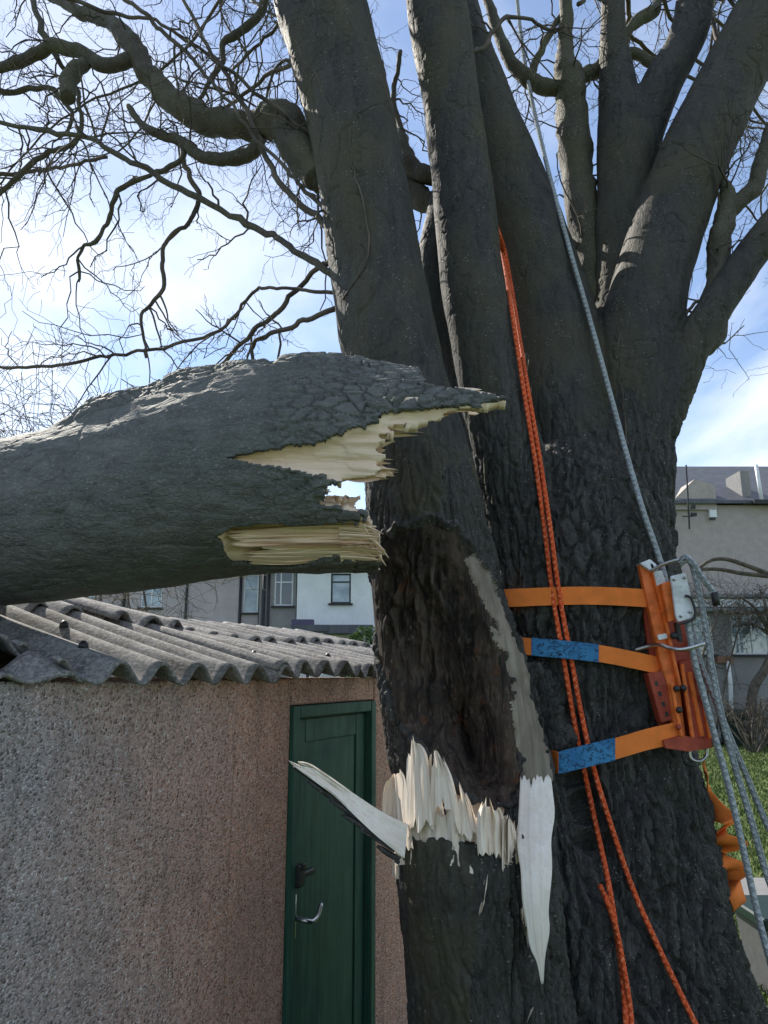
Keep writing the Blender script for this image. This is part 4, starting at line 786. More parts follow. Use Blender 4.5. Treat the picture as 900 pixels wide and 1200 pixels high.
def quad3(q, Y, th, shear=0):
    f = [P(a, b, Y + (q_[2] if len(q_) > 2 else 0)) for q_ in q for a, b in [q_[:2]]]; bk = [p + np.array([0, th, 0]) for p in f]; n = len(q)
    bm = bmesh.new(); vs_ = [bm.verts.new(p) for p in f + bk]; bm.faces.new(vs_[:n]); bm.faces.new(vs_[n:][::-1])
    for i in range(n): bm.faces.new((vs_[i], vs_[n + i], vs_[n + (i + 1) % n], vs_[(i + 1) % n]))
    bmesh.ops.recalc_face_normals(bm, faces=bm.faces); bmesh.ops.bevel(bm, geom=list(bm.edges), offset=.0022, segments=2, affect='EDGES')
    bm.verts.index_update(); V_ = np.array([v.co[:] for v in bm.verts]); F_ = [tuple(v.index for v in f_.verts) for f_ in bm.faces]; bm.free(); return V_, F_
win = thing('rigging_winch', 'orange and red steel rope-lowering winch with silver plate strapped to the trunk', 'winch', P(800, 878, DY))
def wp(nm, m, VF, par=win, smooth=False): return sub(obj(nm, VF[0], VF[1], m, par, smooth), win)
def bar(pl, Y, r, sides=10): return tube(resample(np.array([P(a, b, Y + (q_[0] if q_ else 0)) for a, b, *q_ in pl]), 8 * len(pl)), r, sides)
spine = wp('spine', 'orange', quad3([(749, 661), (761, 658), (776, 716), (789, 775), (797, 806), (804, 866), (792, 870), (783, 806), (774, 776), (762, 720)], DY - .01, .030))
wp('spine_flange', 'orange', quad3([(761, 659), (766, 661), (780, 716), (793, 775), (800, 806), (796, 806), (789, 776), (776, 717)], DY - .03, .05), spine)
wp('top_cap', 'white', quad3([(750, 660), (762, 655), (770, 662), (772, 668), (764, 670)], DY - .03, .05))
wp('label_plate', 'white', quad3([(766, 670), (776, 668), (781, 684), (770, 687)], DY - .032, .004))
wp('mounting_plate', 'red', quad3([(752, 700), (800, 700), (822, 860), (775, 866)], DY + .045, .02))
wp('side_plate', 'orange', quad3([(775, 684), (788, 680), (800, 722), (784, 729)], DY - .06, .07))
pl_ = wp('cover_plate', 'white', quad3([(786, 675), (804, 671), (814, 719), (811, 724), (795, 729), (792, 722)], DY - .085, .012))
for a, b in ((790, 679), (802, 677), (798, 722), (809, 717)): V_, F_ = tube(np.array([P(a, b, DY - .084), P(a, b, DY - .092)]), .005, 8); obj('bolt', V_, F_, 'steel', pl_)
wp('hook_rod', 'black', bar([(803, 698), (809, 700), (812, 706), (815, 718), (813, 725), (805, 729), (793, 732)], DY - .095, .0045), smooth=True)
wp('latch', 'black', quad3([(791, 729), (797, 732), (801, 752), (796, 752)], DY - .05, .02))
wp('knob', 'black', tube(np.array([P(790, 745, DY - .03), P(790, 745, DY - .05), P(790, 745, DY - .056)]), [.013, .013, .008], 10), smooth=True)
wp('number_plate', 'white', quad3([(770, 744), (781, 742), (783, 748), (772, 750)], DY - .036, .004))
wp('fairlead_rod', 'steel', bar([(744, 762, .03), (762, 757, .0), (775, 756, -.04), (784, 759, -.06), (800, 761, -.09), (826, 754, -.10)], DY, .0068), smooth=True)
wp('fairlead_rod', 'steel', bar([(763, 669, -.03), (778, 661, -.06), (795, 656, -.09), (803, 657, -.10)], DY, .0062), smooth=True)
wp('channel', 'red', quad3([(759, 789), (777, 786), (793, 842), (775, 847)], DY - .005, .05))
for a, b in ((766, 798), (770, 810), (774, 822), (778, 834)): wp('adjuster_hole', 'black', quad3([(a, b), (a + 5, b - 1), (a + 7, b + 6), (a + 2, b + 7)], DY - .0065, .004))
bl = wp('bollard_housing', 'red', quad3([(797, 776), (812, 772), (820, 781), (836, 868), (814, 874)], DY - .03, .075))
wp('housing_rib', 'orange', quad3([(806, 788), (811, 787), (826, 862), (821, 864)], DY - .040, .012), bl)
wp('housing_rib', 'orange', quad3([(817, 783), (820, 782), (835, 864), (831, 866)], DY - .040, .012), bl)
wp('housing_rib', 'orange', quad3([(798, 779), (802, 778), (815, 868), (811, 870)], DY - .040, .012), bl)
wp('drive_rod', 'orange', bar([(787, 800), (792, 830), (799, 864)], DY - .045, .007), smooth=True)
wp('base_plate', 'red', quad3([(777, 868), (800, 862), (834, 868), (836, 876), (808, 881), (780, 877)], DY - .05, .11))
for a, b in ((793, 807), (796, 832), (801, 806), (822, 797), (826, 818)): wp('bolt', 'black', tube(np.array([P(a, b, DY - .03), P(a, b, DY - .062), P(a, b, DY - .066)]), [.011, .011, .007], 8), smooth=True)
wp('pin', 'red', tube(np.array([P(795, 852, DY - .01), P(795, 852, DY - .055)]), .010, 10), smooth=True)
wp('shackle', 'steel', bar([(808, 880), (810, 889), (820, 892), (828, 886), (828, 878)], DY - .02, .006), smooth=True)
wp('clip', 'black', bar([(800, 881), (803, 893), (812, 897)], DY - .01, .007), smooth=True)
# rope tail with taped end over the top rod
o = rope([P(797, 660, DY - .10), P(803, 653, DY - .115), P(812, 660, DY - .13), P(822, 676, DY - .13), P(833, 690, DY - .12), P(838, 698, DY - .12)], .0105, 'rope_grey', 'grey_rope', n=60)
tag(o, 'short grey rope end with black tape poking out above the winch', 'rope', 'grey ropes at the winch')
V_, F_ = tube(np.array([P(837, 694, DY - .121), P(840, 710, DY - .119)]), .0125, 12); tp = obj('taped_end', V_, F_, 'black', None); tp.parent = o
# ------------------------------------------------------------------ straps round the trunk
def ribbon(cp, hw, th):
    cp = np.asarray(cp); hw = np.asarray(hw); n = len(cp); T_ = np.gradient(cp, axis=0); nn = np.cross(T_, hw); nn /= np.linalg.norm(nn, axis=1)[:, None] + 1e-9; V_ = []
    for i in range(n):
        for s_, q_ in ((-1, -1), (-.9, -1.0), (.9, -1.0), (1, -1), (1, 1), (-1, 1)): V_.append(cp[i] + hw[i] * s_ + nn[i] * th / 2 * q_)
    F_ = [(i * 6 + k, i * 6 + (k + 1) % 6, i * 6 + 6 + (k + 1) % 6, i * 6 + 6 + k) for i in range(n - 1) for k in range(6)] + [tuple(range(6))[::-1], tuple(range((n - 1) * 6, n * 6))]
    return np.array(V_), F_
def strap(pl, half, label, sleeve=None, left_free=36, endY=None):
    d_ = np.array(dens(pl, 40)); Y_ = []
    for a, b in d_:
        rE = np.interp(b, [560, 700, 800, 900], [.41, .43, .48, .52]); cxE = np.interp(b, [560, 700, 800, 900], [664, 668, 685, 690]); dx = (a - cxE) * 3.05 / F
        yE = 3.05 - math.sqrt(max(.003, rE * rE - dx * dx)); cy = cast(a, b, 3.2); Y_.append(min(yE, cy) if a > d_[0, 0] + left_free else yE)
    Y_ = np.array(Y_); n = len(Y_)
    if endY: Y_[-6:] = np.minimum(Y_[-6:], np.linspace(Y_[-7], endY, 6)); Y_[-1] = endY
    H = Y_.copy()                                  # taut: lower convex hull towards the camera
    for i in range(n):
        for k in range(i + 2, n):
            ln = Y_[i] + (Y_[k] - Y_[i]) * np.arange(0, k - i + 1) / (k - i); H[i:k + 1] = np.minimum(H[i:k + 1], ln)
    H -= .008
    cp = np.array([P(a, b, y) for (a, b), y in zip(d_, H)]); hw = np.array([(P(a, b - half, y) - P(a, b + half, y)) / 2 for (a, b), y in zip(d_, H)])
    # carry the ends on round the back of the trunk
    e0 = cp[0] + np.array([[-.03, .25, 0], [-.02, .12, 0]]); cp = np.vstack([e0, cp]); hw = np.vstack([hw[:1], hw[:1], hw])
    V_, F_ = ribbon(cp, hw, .006); o = obj('ratchet_strap', V_, F_, 'web', None, False); tag(o, label, 'strap', 'straps holding the winch')
    if sleeve:
        m_ = (d_[:, 0] >= sleeve[0]) & (d_[:, 0] <= sleeve[1]); idx = np.where(m_)[0] + 2; V_, F_ = ribbon(cp[idx], hw[idx] * 1.05, .011); q_ = obj('blue_sleeve', V_, F_, 'blue', None, False); q_.parent = o
    return H
strap([(580, 701), (592, 701), (640, 699), (690, 698), (740, 700), (782, 703)], 10.5, 'plain orange webbing strap, the top one holding the winch', None, 46, DY + .01)
strap([(600, 756), (612, 757), (660, 761), (703, 766), (740, 773), (772, 780)], 10, 'orange strap with a long blue lettered sleeve, the middle one on the trunk', (619, 704), 40, DY + .03)
strap([(655, 894), (662, 892), (690, 885), (722, 877), (760, 866), (796, 858)], 12.5, 'orange strap with a short blue sleeve, the lowest one under the winch', (655, 723), 10, DY - .02)
# loose crumpled strap tail on the far side of the trunk
cl_ = [(810, 890, 2.95), (812, 905, 2.95), (817, 930, 2.96), (826, 952, 2.96), (842, 962, 2.92), (832, 972, 2.98), (826, 985, 2.92), (846, 990, 2.94), (834, 1000, 3.0), (828, 1012, 2.93), (848, 1018, 2.95), (838, 1030, 2.98), (846, 1042, 2.94), (852, 1062, 2.95)]
cp = resample(np.array([P(q_[0] + 15, q_[1], q_[2] - .08) for q_ in cl_]), 90); hw = np.array([[.008 + .026 * sstep(14, 30, i), .034 * math.sin(i * .24), .012 * math.cos(i * .3) + .012] for i in range(90)])
V_, F_ = ribbon(cp, hw, .004); tag(obj('strap_tail', V_, F_, 'web'), 'loose crumpled orange strap tail dangling beside the trunk over the lawn', 'strap')

# ------------------------------------------------------------------ ground
t = NT('lawn'); v = t.co(); a = t.noise(v, .8, 5, .6); b = t.noise(v, 30, 5, .7)
c = t.mix(t.ramp(a, [(.35, 0), (.7, 1)]), (.055, .095, .022), (.105, .145, .038)); c = t.mix(t.ramp(b, [(.5, 0), (.75, .6)]), c, (.10, .085, .045)); M['lawn'] = t.done(c, .9, t.bump(b, .6, .03), .2)
g = obj('ground', [(-300, -300, 0), (300, -300, 0), (300, 500, 0), (-300, 500, 0)], [(0, 1, 2, 3)], 'lawn', None, False, 'structure')
n = 46000; r_ = np.random.default_rng(3)
gy = 4.5 + 18.0 * r_.uniform(0, 1, n) ** 1.0; gx = gy * (.30 + .40 * r_.uniform(0, 1, n)) + r_.normal(0, .3, n)
hh = r_.uniform(.03, .075, n) * (1 + .5 * fbm(np.stack([gx, gy, gy * 0], 1) * .9, 3, 3)); an_ = r_.uniform(0, 6.28, n); wd_ = r_.uniform(.004, .009, n) * (1 + gy / 14)
ux, uy = np.cos(an_) * wd_, np.sin(an_) * wd_; lx, ly = r_.normal(0, .025, n), r_.normal(0, .025, n); V_ = np.empty((n, 3, 3)); V_[:, 0] = np.stack([gx - ux, gy - uy, gx * 0], 1); V_[:, 1] = np.stack([gx + ux, gy + uy, gx * 0], 1); V_[:, 2] = np.stack([gx + lx, gy + ly, hh], 1)
t = NT('grass_blade'); gi = t.n('ShaderNodeNewGeometry'); c = t.ramp(gi.outputs['Random Per Island'], [(0, (.045, .085, .018)), (.5, (.085, .135, .030)), (.85, (.13, .17, .05)), (1, (.22, .19, .09))]); M['grass'] = t.done(c, .7, None, .3)
o = obj('grass', V_.reshape(-1, 3), np.arange(n * 3).reshape(-1, 3), 'grass', None, False, 'stuff'); o['label'] = 'short winter lawn grass beyond the trunk'; o['category'] = 'grass'

# ------------------------------------------------------------------ houses
def wallgrid(x0, x1, z0, z1, holes, Y, dep):
    xs_ = sorted({x0, x1, *[h[0] for h in holes], *[h[1] for h in holes]}); zs_ = sorted({z0, z1, *[h[2] for h in holes], *[h[3] for h in holes]}); V_ = []; F_ = []
    def q4(*p): k = len(V_); V_.extend(p); F_.append((k, k + 1, k + 2, k + 3))
    for a, b in zip(xs_[:-1], xs_[1:]):
        for c_, d_ in zip(zs_[:-1], zs_[1:]):
            if any(h[0] <= a and b <= h[1] and h[2] <= c_ and d_ <= h[3] for h in holes): continue
            q4((a, Y, c_), (b, Y, c_), (b, Y, d_), (a, Y, d_))
    for a, b, c_, d_ in holes:
        q4((a, Y, c_), (a, Y + dep, c_), (b, Y + dep, c_), (b, Y, c_)); q4((a, Y, d_), (b, Y, d_), (b, Y + dep, d_), (a, Y + dep, d_)); q4((a, Y, c_), (a, Y, d_), (a, Y + dep, d_), (a, Y + dep, c_)); q4((b, Y, c_), (b, Y + dep, c_), (b, Y + dep, d_), (b, Y, d_))
    return V_, F_
t = NT('window_glass'); v = t.co(); c = t.mix(t.ramp(t.noise(v, 1.3, 3), [(.4, 0), (.6, 1)]), (.16, .22, .27), (.34, .42, .48)); M['glass'] = t.done(c, .06, None, .9)
t = NT('dark_glass'); M['glass_dark'] = t.done((.03, .04, .05), .05, None, .9)
M['pvc'] = plain('white_pvc', (.75, .77, .79), .4, .05); M['rend_pink'] = plain('mauve_render', (.46, .41, .42), .9, .14, 14); M['rend_grey'] = plain('grey_render', (.25, .25, .25), .9, .16, 14); M['rend_white'] = plain('white_render', (.72, .75, .77), .85, .06, 10)
M['rend_lav'] = plain('lavender_dash', (.42, .375, .345), .95, .28, 30, bump=.5); M['dkpipe'] = plain('dark_pipe', (.03, .032, .035), .5); M['brick'] = plain('brown_brick', (.24, .13, .095), .9, .3, 18)
t = NT('slate'); br = t.n('ShaderNodeTexBrick', ins={'Scale': 3.2, 'Color1': (.07, .076, .092, 1), 'Color2': (.10, .107, .125, 1), 'Mortar': (.04, .043, .05, 1), 'Mortar Size': .02, 'Brick Width': .9, 'Row Height': .5}); cc_ = t.co((1, 1, 1)); t.l(cc_, br.inputs[0]); M['slate'] = t.done(br.outputs[0], .55, t.bump(br.outputs[1], .4, .01), .4)
def XZ(a, b, Y): p = P(a, b, Y); return float(p[0]), float(p[2])
def window(par, a0, b0, a1, b1, Y, bars=(), glass='glass', frame='pvc', sillm='dkpipe'):
    x0, z1 = XZ(a0, b0, Y); x1, z0 = XZ(a1, b1, Y); fw = .06; yy = Y + .09
    V_, F_ = join([boxv(((x0 + x1) / 2, yy, z1 - fw / 2), (x1 - x0, .05, fw)), boxv(((x0 + x1) / 2, yy, z0 + fw / 2), (x1 - x0, .05, fw)), boxv((x0 + fw / 2, yy, (z0 + z1) / 2), (fw, .05, z1 - z0 - 2 * fw)), boxv((x1 - fw / 2, yy, (z0 + z1) / 2), (fw, .05, z1 - z0 - 2 * fw))] + [(boxv(((x0 + x1) / 2, yy - .004, z0 + (z1 - z0) * q_), (x1 - x0 - .02, .05, .05)) if ori == 'h' else boxv((x0 + (x1 - x0) * q_, yy - .006, (z0 + z1) / 2), (.05, .05, z1 - z0 - .02))) for ori, q_ in bars])
    wn = sub(obj('window', V_, F_, frame, par, False), par); V_, F_ = boxv(((x0 + x1) / 2, yy + .02, (z0 + z1) / 2), (x1 - x0 - .04, .012, z1 - z0 - .04)); obj('pane', V_, F_, glass, wn, False)
    V_, F_ = boxv(((x0 + x1) / 2, Y - .03, z0 - .04), (x1 - x0 + .16, .16, .08)); obj('sill', V_, F_, sillm, wn, False)
    return (x0, x1, z0, z1)
def hole_of(a0, b0, a1, b1, Y): x0, z1 = XZ(a0, b0, Y); x1, z0 = XZ(a1, b1, Y); return (x0, x1, z0, z1)
def house(name, label, a0, a1, Y, zt, ridge, mat, wins, depth=8, darkpipes=(), roof=True, eave=.3):
    x0 = XZ(a0, 700, Y)[0]; x1 = XZ(a1, 700, Y)[0]; h = thing(name, label, 'house', ((x0 + x1) / 2, Y, 0), 'terraced houses behind')
    V_, F_ = wallgrid(x0, x1, 0, zt, [hole_of(*w_[:4], Y) for w_ in wins], Y, .12); obj('wall', V_, F_, mat, h, False)
    V_, F_ = boxv(((x0 + x1) / 2, Y + depth / 2 + .13, zt / 2), (x1 - x0 - .01, depth, zt - .01)); obj('house_body', V_, F_, mat, h, False)
    for w_ in wins: window(h, *w_[:4], Y, *w_[4:])
    for a, w_ in darkpipes:
        x = XZ(a, 700, Y)[0]; V_, F_ = tube(np.array([(x, Y - .06, .1), (x, Y - .06, zt * .5), (x, Y - .06, zt)]), w_, 8); obj('drainpipe', V_, F_, 'dkpipe', h)
    if roof:
        yc = Y + depth / 2; V_ = [(x0, Y - eave, zt), (x1, Y - eave, zt), (x1, yc, ridge), (x0, yc, ridge), (x0, Y + depth + eave, zt), (x1, Y + depth + eave, zt)]; V_ += [(a, b, c_ + .12) for a, b, c_ in V_]
        F_ = [(0, 1, 2, 3), (3, 2, 5, 4), (6, 9, 8, 7), (9, 10, 11, 8), (0, 6, 7, 1), (4, 5, 11, 10), (0, 3, 9, 6), (3, 4, 10, 9), (1, 7, 8, 2), (2, 8, 11, 5)]; rf_ = sub(obj('roof', V_, F_, 'slate', h, False), h)
        V_, F_ = boxv((x0 + .6, yc, ridge + .3), (.7, .6, 1.0)); obj('chimney', V_, F_, 'brick', rf_, False)
        V_, F_ = boxv(((x0 + x1) / 2, Y - eave - .06, zt + .02), (x1 - x0, .12, .12)); obj('gutter', V_, F_, 'dkpipe', h, False)
    return h
house('terraced_house', 'mauve rendered terraced house with a small white window and drainpipes', -60, 150, 31, 6.3, 7.6, 'rend_pink', [(96, 690, 112, 712, (('h', .6),))], darkpipes=((118, .05), (146, .06)))
house('terraced_house', 'mauve rendered terraced house with two white windows beside a drainpipe', 151, 303, 30.5, 6.3, 7.6, 'rend_pink', [(166, 684, 189, 712, (('v', .5),)), (286, 672, 302, 718, (('h', .62),))], darkpipes=((282, .06), (219, .05)))
house('terraced_house', 'dark grey rendered terraced house with a tall white-framed window', 304, 347, 29.5, 6.3, 7.6, 'rend_grey', [(322, 669, 343, 710, (('h', .68), ('v', .35)), 'glass_dark')], darkpipes=((309, .07), (315, .05)))
wh = house('terraced_house', 'white rendered terraced house with one dark-framed window and a lean-to', 348, 500, 29, 6.3, 7.6, 'rend_white', [(388, 672, 411, 707, (('h', .72),), 'glass', 'dkpipe'), (392, 748, 400, 762, (), 'glass_dark'), (411, 745, 422, 764, (), 'glass_dark')])
V_, F_ = boxv(np.array(P(392, 738, 28.4)), (2.9, 1.2, .30)); obj('lean_to_roof', V_, F_, 'slate', wh, False)
V_, F_ = boxv(np.array(P(365, 737, 28.2)), (1.3, 1.0, .22)); obj('lean_to_roof', V_, F_, 'slate', wh, False)
V_, F_ = boxv(np.array(P(355, 731, 28.1)), (.8, .5, .30)); obj('roof_box', V_, F_, plain('purple_felt', (.10, .09, .16), .8), wh, False)
for a in (377, 361):
    p = P(a, 760, 27.9); V_, F_ = boxv((p[0], p[1], 2.0), (.10, .10, 3.8)); obj('porch_post', V_, F_, 'pvc' if a > 370 else 'dkpipe', wh, False)
# --- the house across the lawn
def trih(name, label): return thing(name, label, 'house', P(850, 872, 25))
hr = thing('lawn_house', 'grey-mauve dashed house with slate roof and low extension across the lawn', 'house', (11.5, 27, 0))
Ym = 27.0; xl, xr = 6.6, 22.0; ez = 8.25
V_, F_ = boxv(((xl + xr) / 2, Ym + 4.0, ez / 2), (xr - xl, 8, ez)); obj('wall', V_, F_, 'rend_lav', hr, False)
V_ = [(xl - .1, Ym - .3, ez), (xr, Ym - .3, ez), (xr, Ym + 4, 10.75), (xl - .1, Ym + 4, 10.75), (xl - .1, Ym + 8.3, ez), (xr, Ym + 8.3, ez)]; V_ += [(a, b, c_ + .12) for a, b, c_ in V_]
F_ = [(0, 1, 2, 3), (3, 2, 5, 4), (6, 9, 8, 7), (9, 10, 11, 8), (0, 6, 7, 1), (4, 5, 11, 10), (0, 3, 9, 6), (3, 4, 10, 9), (1, 7, 8, 2), (2, 8, 11, 5)]
rf_ = sub(obj('roof', V_, F_, 'slate', hr, False), hr)
pg = P(826, 600, 26.9); V_ = []; 
for yy in (26.86, 30.5):
    for a, z in ((-1.15, ez - .2), (.45, ez - .2), (.45, 9.0), (-.3, 9.2), (-1.15, 8.4)): V_.append((pg[0] + a, yy, z))
F_ = [(0, 1, 2, 3, 4), (9, 8, 7, 6, 5)] + [(i, i + 5, (i + 1) % 5 + 5, (i + 1) % 5) for i in range(5)]; obj('gable', V_, F_, 'rend_lav', hr, False)
p = P(880, 565, 26.7); V_, F_ = boxv((p[0], 27.7, 8.75), (.34, 1.2, 1.7)); obj('chimney', V_, F_, 'rend_grey', rf_, False)
V_, F_ = tube(np.array([P(886, 545, 26.6), P(890, 570, 26.6), P(893, 588, 26.6)]), .07, 8); obj('drainpipe', V_, F_, 'pvc', hr)
V_, F_ = boxv(P(915, 588, 26.6), (2.0, .14, .14)); obj('gutter', V_, F_, 'dkpipe', hr, False)
V_, F_ = join([tube(np.array([P(804, 545, 26.4), P(806, 580, 26.4), P(808, 620, 26.4)]), .03, 6), boxv(P(812, 594, 26.4), (.16, .1, .14)), boxv(P(813, 603, 26.4), (.2, .1, .12)), boxv(P(806, 605, 26.4), (.4, .04, .04))]); obj('aerial_mast', V_, F_, 'dkpipe', hr, False)
V_, F_ = boxv(P(835, 602, 26.92), (.26, .14, .28)); vt_ = sub(obj('vent', V_, F_, 'pvc', hr, False), hr); V_, F_ = boxv(P(835, 608, 26.84), (.2, .08, .07)); obj('vent_slot', V_, F_, 'dkpipe', vt_, False)
# extension
Ye = 25.0; ex0, ex1 = XZ(786, 740, Ye)[0], 20.0; ztop = XZ(0, 706, Ye)[1]
wl = [(812, 722, 838, 767), (855, 720, 905, 767), (945, 722, 985, 767)]
V_, F_ = wallgrid(ex0, ex1, 0, ztop, [hole_of(*w_, Ye) for w_ in wl], Ye, .12); obj('extension_wall', V_, F_, 'rend_grey', hr, False)
V_, F_ = boxv(((ex0 + ex1) / 2, Ye + 1.05, ztop / 2), (ex1 - ex0 - .02, 1.8, ztop - .02)); obj('extension_body', V_, F_, 'rend_grey', hr, False)
for w_, bars in zip(wl, ((('h', .62),), (('v', .55), ('v', .2)), (('v', .5),))): window(hr, *w_, Ye, bars, 'glass', 'pvc')
V_, F_ = boxv(((ex0 + ex1) / 2, Ye - .08, ztop - .02), (ex1 - ex0, .14, .26)); obj('fascia', V_, F_, 'pvc', hr, False)
M['lead'] = plain('grey_gutter', (.20, .22, .23), .5)
for zz in (ztop + .20, ztop - .26): V_, F_ = boxv(((ex0 + ex1) / 2, Ye - .18, zz), (ex1 - ex0 + .1, .2, .14), None, .03); obj('gutter', V_, F_, 'lead', hr, False)
V_, F_ = boxv(((ex0 + ex1) / 2, Ye + .9, ztop + .18), (ex1 - ex0 + .1, 1.9, .08)); obj('extension_roof', V_, F_, 'lead', hr, False)
V_, F_ = tube(np.array([P(853, 775, 24.85), P(856, 800, 24.85), P(858, 862, 24.85)]), .07, 8); obj('drainpipe', V_, F_, 'pvc', hr)
V_, F_ = boxv(P(849, 773, 24.9), (.5, .2, .22)); obj('brick_pier_cap', V_, F_, 'brick', hr, False)
# wheelie bin
bp = PZ(860, 874, 0); binr = thing('wheelie_bin', 'dark green wheelie bin against the extension wall across the lawn', 'bin', bp); M['bin'] = plain('dark_green_plastic', (.010, .026, .022), .45)
def frus(c, w0, d0, w1, d1, z0, z1): V_ = [(c[0] + sx * w_ / 2, c[1] + sy * dd / 2, z) for z, w_, dd in ((z0, w0, d0), (z1, w1, d1)) for sx, sy in ((-1, -1), (1, -1), (1, 1), (-1, 1))]; return V_, [(3, 2, 1, 0), (4, 5, 6, 7)] + [(i, (i + 1) % 4, (i + 1) % 4 + 4, i + 4) for i in range(4)]
V_, F_ = frus(bp, .46, .5, .56, .68, .04, .98); obj('body', V_, F_, 'bin', binr, False); V_, F_ = frus(bp, .62, .74, .52, .64, .985, 1.07); obj('lid', V_, F_, 'bin', binr, False)
for sx in (-1, 1): V_, F_ = tube(np.array([bp + (sx * .2, .3, .10), bp + (sx * .28, .3, .10)]), .10, 12); obj('wheel', V_, F_, 'black', binr)
V_, F_ = tube(np.array([bp + (-.25, .38, 1.0), bp + (0, .40, 1.0), bp + (.25, .38, 1.0)]), .02, 6); obj('handle', V_, F_, 'black', binr)
# paving slab bench and lidded grey bin by the trunk
M['conc'] = plain('weathered_concrete', (.20, .20, .20), .85, .15, 25); M['greybin'] = plain('grey_plastic', (.11, .115, .12), .6)
q0 = P(856, 1045, 7.2); sl_ = thing('slab_bench', 'pale concrete slab bench on low piers at the lawn edge', 'bench', (q0[0] + 1.0, 7.3, 0)); zt_ = q0[2]
V_, F_ = boxv((q0[0] + .95, 7.35, zt_ - .03), (1.9, .62, .07), None, .008); obj('slab', V_, F_, 'conc', sl_, False)
for dx in (.55, 1.6): V_, F_ = boxv((q0[0] + dx, 7.35, (zt_ - .067) / 2), (.22, .5, zt_ - .067), None, .008); obj('pier', V_, F_, 'conc', sl_, False)
q1 = P(892, 1068, 5.6); bn = thing('lidded_bin', 'grey plastic bin with dark rim lid standing by the trunk', 'bin', (q1[0] + .03, 5.6, 0)); an_ = np.linspace(0, 2 * math.pi, 24, endpoint=False)
def lathe(c, prof, n=24):
    V_ = [(c[0] + r_ * math.cos(a), c[1] + r_ * math.sin(a), z) for r_, z in prof for a in np.linspace(0, 2 * math.pi, n, endpoint=False)]; m_ = len(prof)
    F_ = [(i * n + k, i * n + (k + 1) % n, i * n + n + (k + 1) % n, i * n + n + k) for i in range(m_ - 1) for k in range(n)] + [tuple(range(n))[::-1], tuple(range((m_ - 1) * n, m_ * n))]; return V_, F_
bc = (q1[0] + .03, 5.6); zb = q1[2]
V_, F_ = frus((bc[0] + .18, bc[1]), .48, .40, .58, .48, .0, zb - .05); obj('body', V_, F_, 'greybin', bn, False); V_, F_ = boxv((bc[0] + .18, bc[1], zb - .005), (.66, .56, .075), None, .012); obj('lid', V_, F_, 'bin', bn, False)

# ------------------------------------------------------------------ shrubs and small trees beyond
def shrub(name, label, cat, base, h, spread, n, rad, seed, group=None, droop=0., trunk=None, lvl=1):
    r_ = np.random.default_rng(seed); o = thing(name, label, cat, base, group); global TW; TW = []; st_ = []
    for i in range(n):
        a = r_.uniform(0, 6.28); sp_ = spread * r_.uniform(.3, 1); b0 = np.array(base) + (0, 0, -.02) + np.array([math.cos(a), math.sin(a), 0]) * .06 * spread; tip = np.array(base) + np.array([math.cos(a) * sp_, math.sin(a) * sp_, h * r_.uniform(.6, 1)])
        p = resample(np.array([b0, b0 * .6 + tip * .4 + r_.normal(0, .06 * h, 3) + (0, 0, .12 * h), tip * .8 + b0 * .2 + r_.normal(0, .05 * h, 3) + (0, 0, .08 * h), tip - (0, 0, droop * h)]), 12); p[:2, 2] = np.maximum(p[:2, 2], base[2] - .02)
        st_.append((p, np.linspace(rad, rad * .25, 12)))
    V_, Q_ = quadtubes(st_, 5); obj('stems', V_, Q_, 'twig', o)
    for p, rr in st_: grow(p, rr, lvl, max(3, int(h * 6)), h * .32, r_)
    V_, Q_ = quadtubes([(p, np.maximum(rr, rad * .16)) for p, rr in TW], 3); obj('twigs', V_, Q_, 'twig', o, kind='stuff'); return o
shrub('bare_shrub', 'bare twiggy shrub in front of the dashed house wall', 'shrub', PZ(832, 872, 0), 5.0, 1.9, 5, .04, 31)
shrub('bare_shrub', 'low dark bare shrub at the foot of the extension', 'shrub', PZ(884, 882, 0), 1.5, 1.3, 16, .03, 32)
shrub('bare_shrub', 'low spreading bare shrub beside the wheelie bin', 'shrub', PZ(905, 878, 0), 1.3, 1.2, 16, .03, 33)
# fruit tree with a curved trunk
fb = PZ(882, 872, 0); ft = thing('fruit_tree', 'small bare fruit tree with a curved trunk before the extension window', 'tree', fb); Yf = fb[1]
V_, F_ = tube(resample(np.array([P(882, 873, Yf), P(880, 835, Yf), P(884, 805, Yf), P(896, 785, Yf), P(906, 760, Yf), P(903, 735, Yf)]), 24), np.linspace(.17, .10, 24), 10); obj('trunk', V_, F_, 'twig', ft)
TW = []; r_ = np.random.default_rng(5); sk = []
for a, b in ((868, 700), (880, 715), (930, 690), (915, 680), (860, 735), (940, 730), (890, 690)):
    p = resample(np.array([P(904, 745, Yf), P((904 + a) / 2, (740 + b) / 2 - 6, Yf + r_.normal(0, .3)), P(a, b, Yf + r_.normal(0, .8))]), 10); sk.append((p, np.linspace(.07, .025, 10)))
for p, rr in sk: grow(p, rr, 0, 9, .9, r_)
V_, Q_ = quadtubes(sk, 6); obj('branches', V_, Q_, 'twig', ft); V_, Q_ = quadtubes([(p, np.maximum(rr, .008)) for p, rr in TW], 3); obj('twigs', V_, Q_, 'twig', ft, kind='stuff')
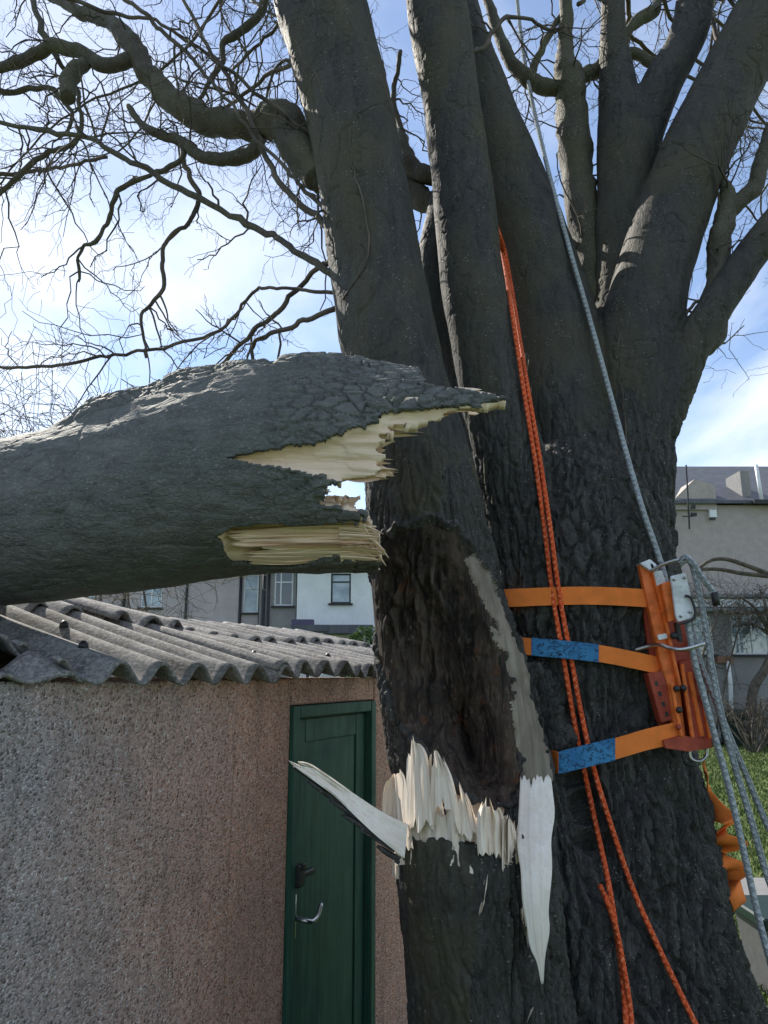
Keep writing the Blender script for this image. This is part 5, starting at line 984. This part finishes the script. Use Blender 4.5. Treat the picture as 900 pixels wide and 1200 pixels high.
# arching bramble canes
for i, pl in enumerate(([(812, 672), (830, 658), (848, 655), (870, 661), (905, 675), (950, 700)], [(812, 668), (840, 667), (870, 672), (905, 676), (950, 684)])):
    pp = resample(np.array([P(a, b, 15.0) for a, b in pl]), 30); e = pp[-1]; pp = np.vstack([pp, resample(np.array([e, e + (.8, 0, -1.6), e + (1.0, 0, -e[2])]), 12)[1:]]); V_, F_ = tube(pp, np.linspace(.035, .06, len(pp)), 6)
    tag(obj('arching_cane', V_, F_, 'twig'), ('upper', 'lower')[i] + ' of two dark bare canes arching in over the lawn before the house', 'bare branch', 'arching canes')
# young tree whose twigs show above the log, and evergreen by the white house
shrub('bare_sapling', 'bare sapling behind the shed whose twigs rise past the snapped stem', 'tree', (-5.6, 9.0, 0), 5.9, 1.9, 9, .026, 41)
shrub('bare_sapling', 'second bare sapling further back behind the shed roof', 'tree', (-4.2, 10.5, 0), 5.4, 1.5, 6, .024, 42)
eb = PZ(428, 800, 0) if False else np.array([P(428, 760, 26)[0], 26, 0]); ev = thing('evergreen_bush', 'small leafy green bush in front of the white house', 'bush', eb); n = 1500; r_ = np.random.default_rng(8)
cc = r_.normal(0, 1, (n, 3)); cc /= np.linalg.norm(cc, axis=1)[:, None]; cc *= (r_.uniform(.3, 1, n) ** .5)[:, None] * (.75, .75, 1.5); cc += eb + (0, 0, 2.3); cc += fbm(cc * 2.2, 2, 4)[:, None] * .25
u = r_.normal(0, 1, (n, 3)); u /= np.linalg.norm(u, axis=1)[:, None]; v_ = np.cross(u, r_.normal(0, 1, (n, 3))); v_ /= np.linalg.norm(v_, axis=1)[:, None]; V_ = np.stack([cc - u * .10, cc + v_ * .05, cc + u * .10, cc - v_ * .05], 1).reshape(-1, 3)
t = NT('evergreen_leaf'); gi = t.n('ShaderNodeNewGeometry'); M['leaf'] = t.done(t.ramp(gi.outputs['Random Per Island'], [(0, (.03, .07, .02)), (1, (.12, .18, .05))]), .5, None, .4)
obj('foliage', V_, np.arange(n * 4).reshape(-1, 4), 'leaf', ev, False, 'stuff'); V_, F_ = tube(np.array([eb, eb + (0, 0, 1), eb + (.1, 0, 2.4)]), [.07, .05, .03], 7); obj('stem', V_, F_, 'twig', ev)
for o in bpy.data.objects:
    if '_o' in o: del o['_o']
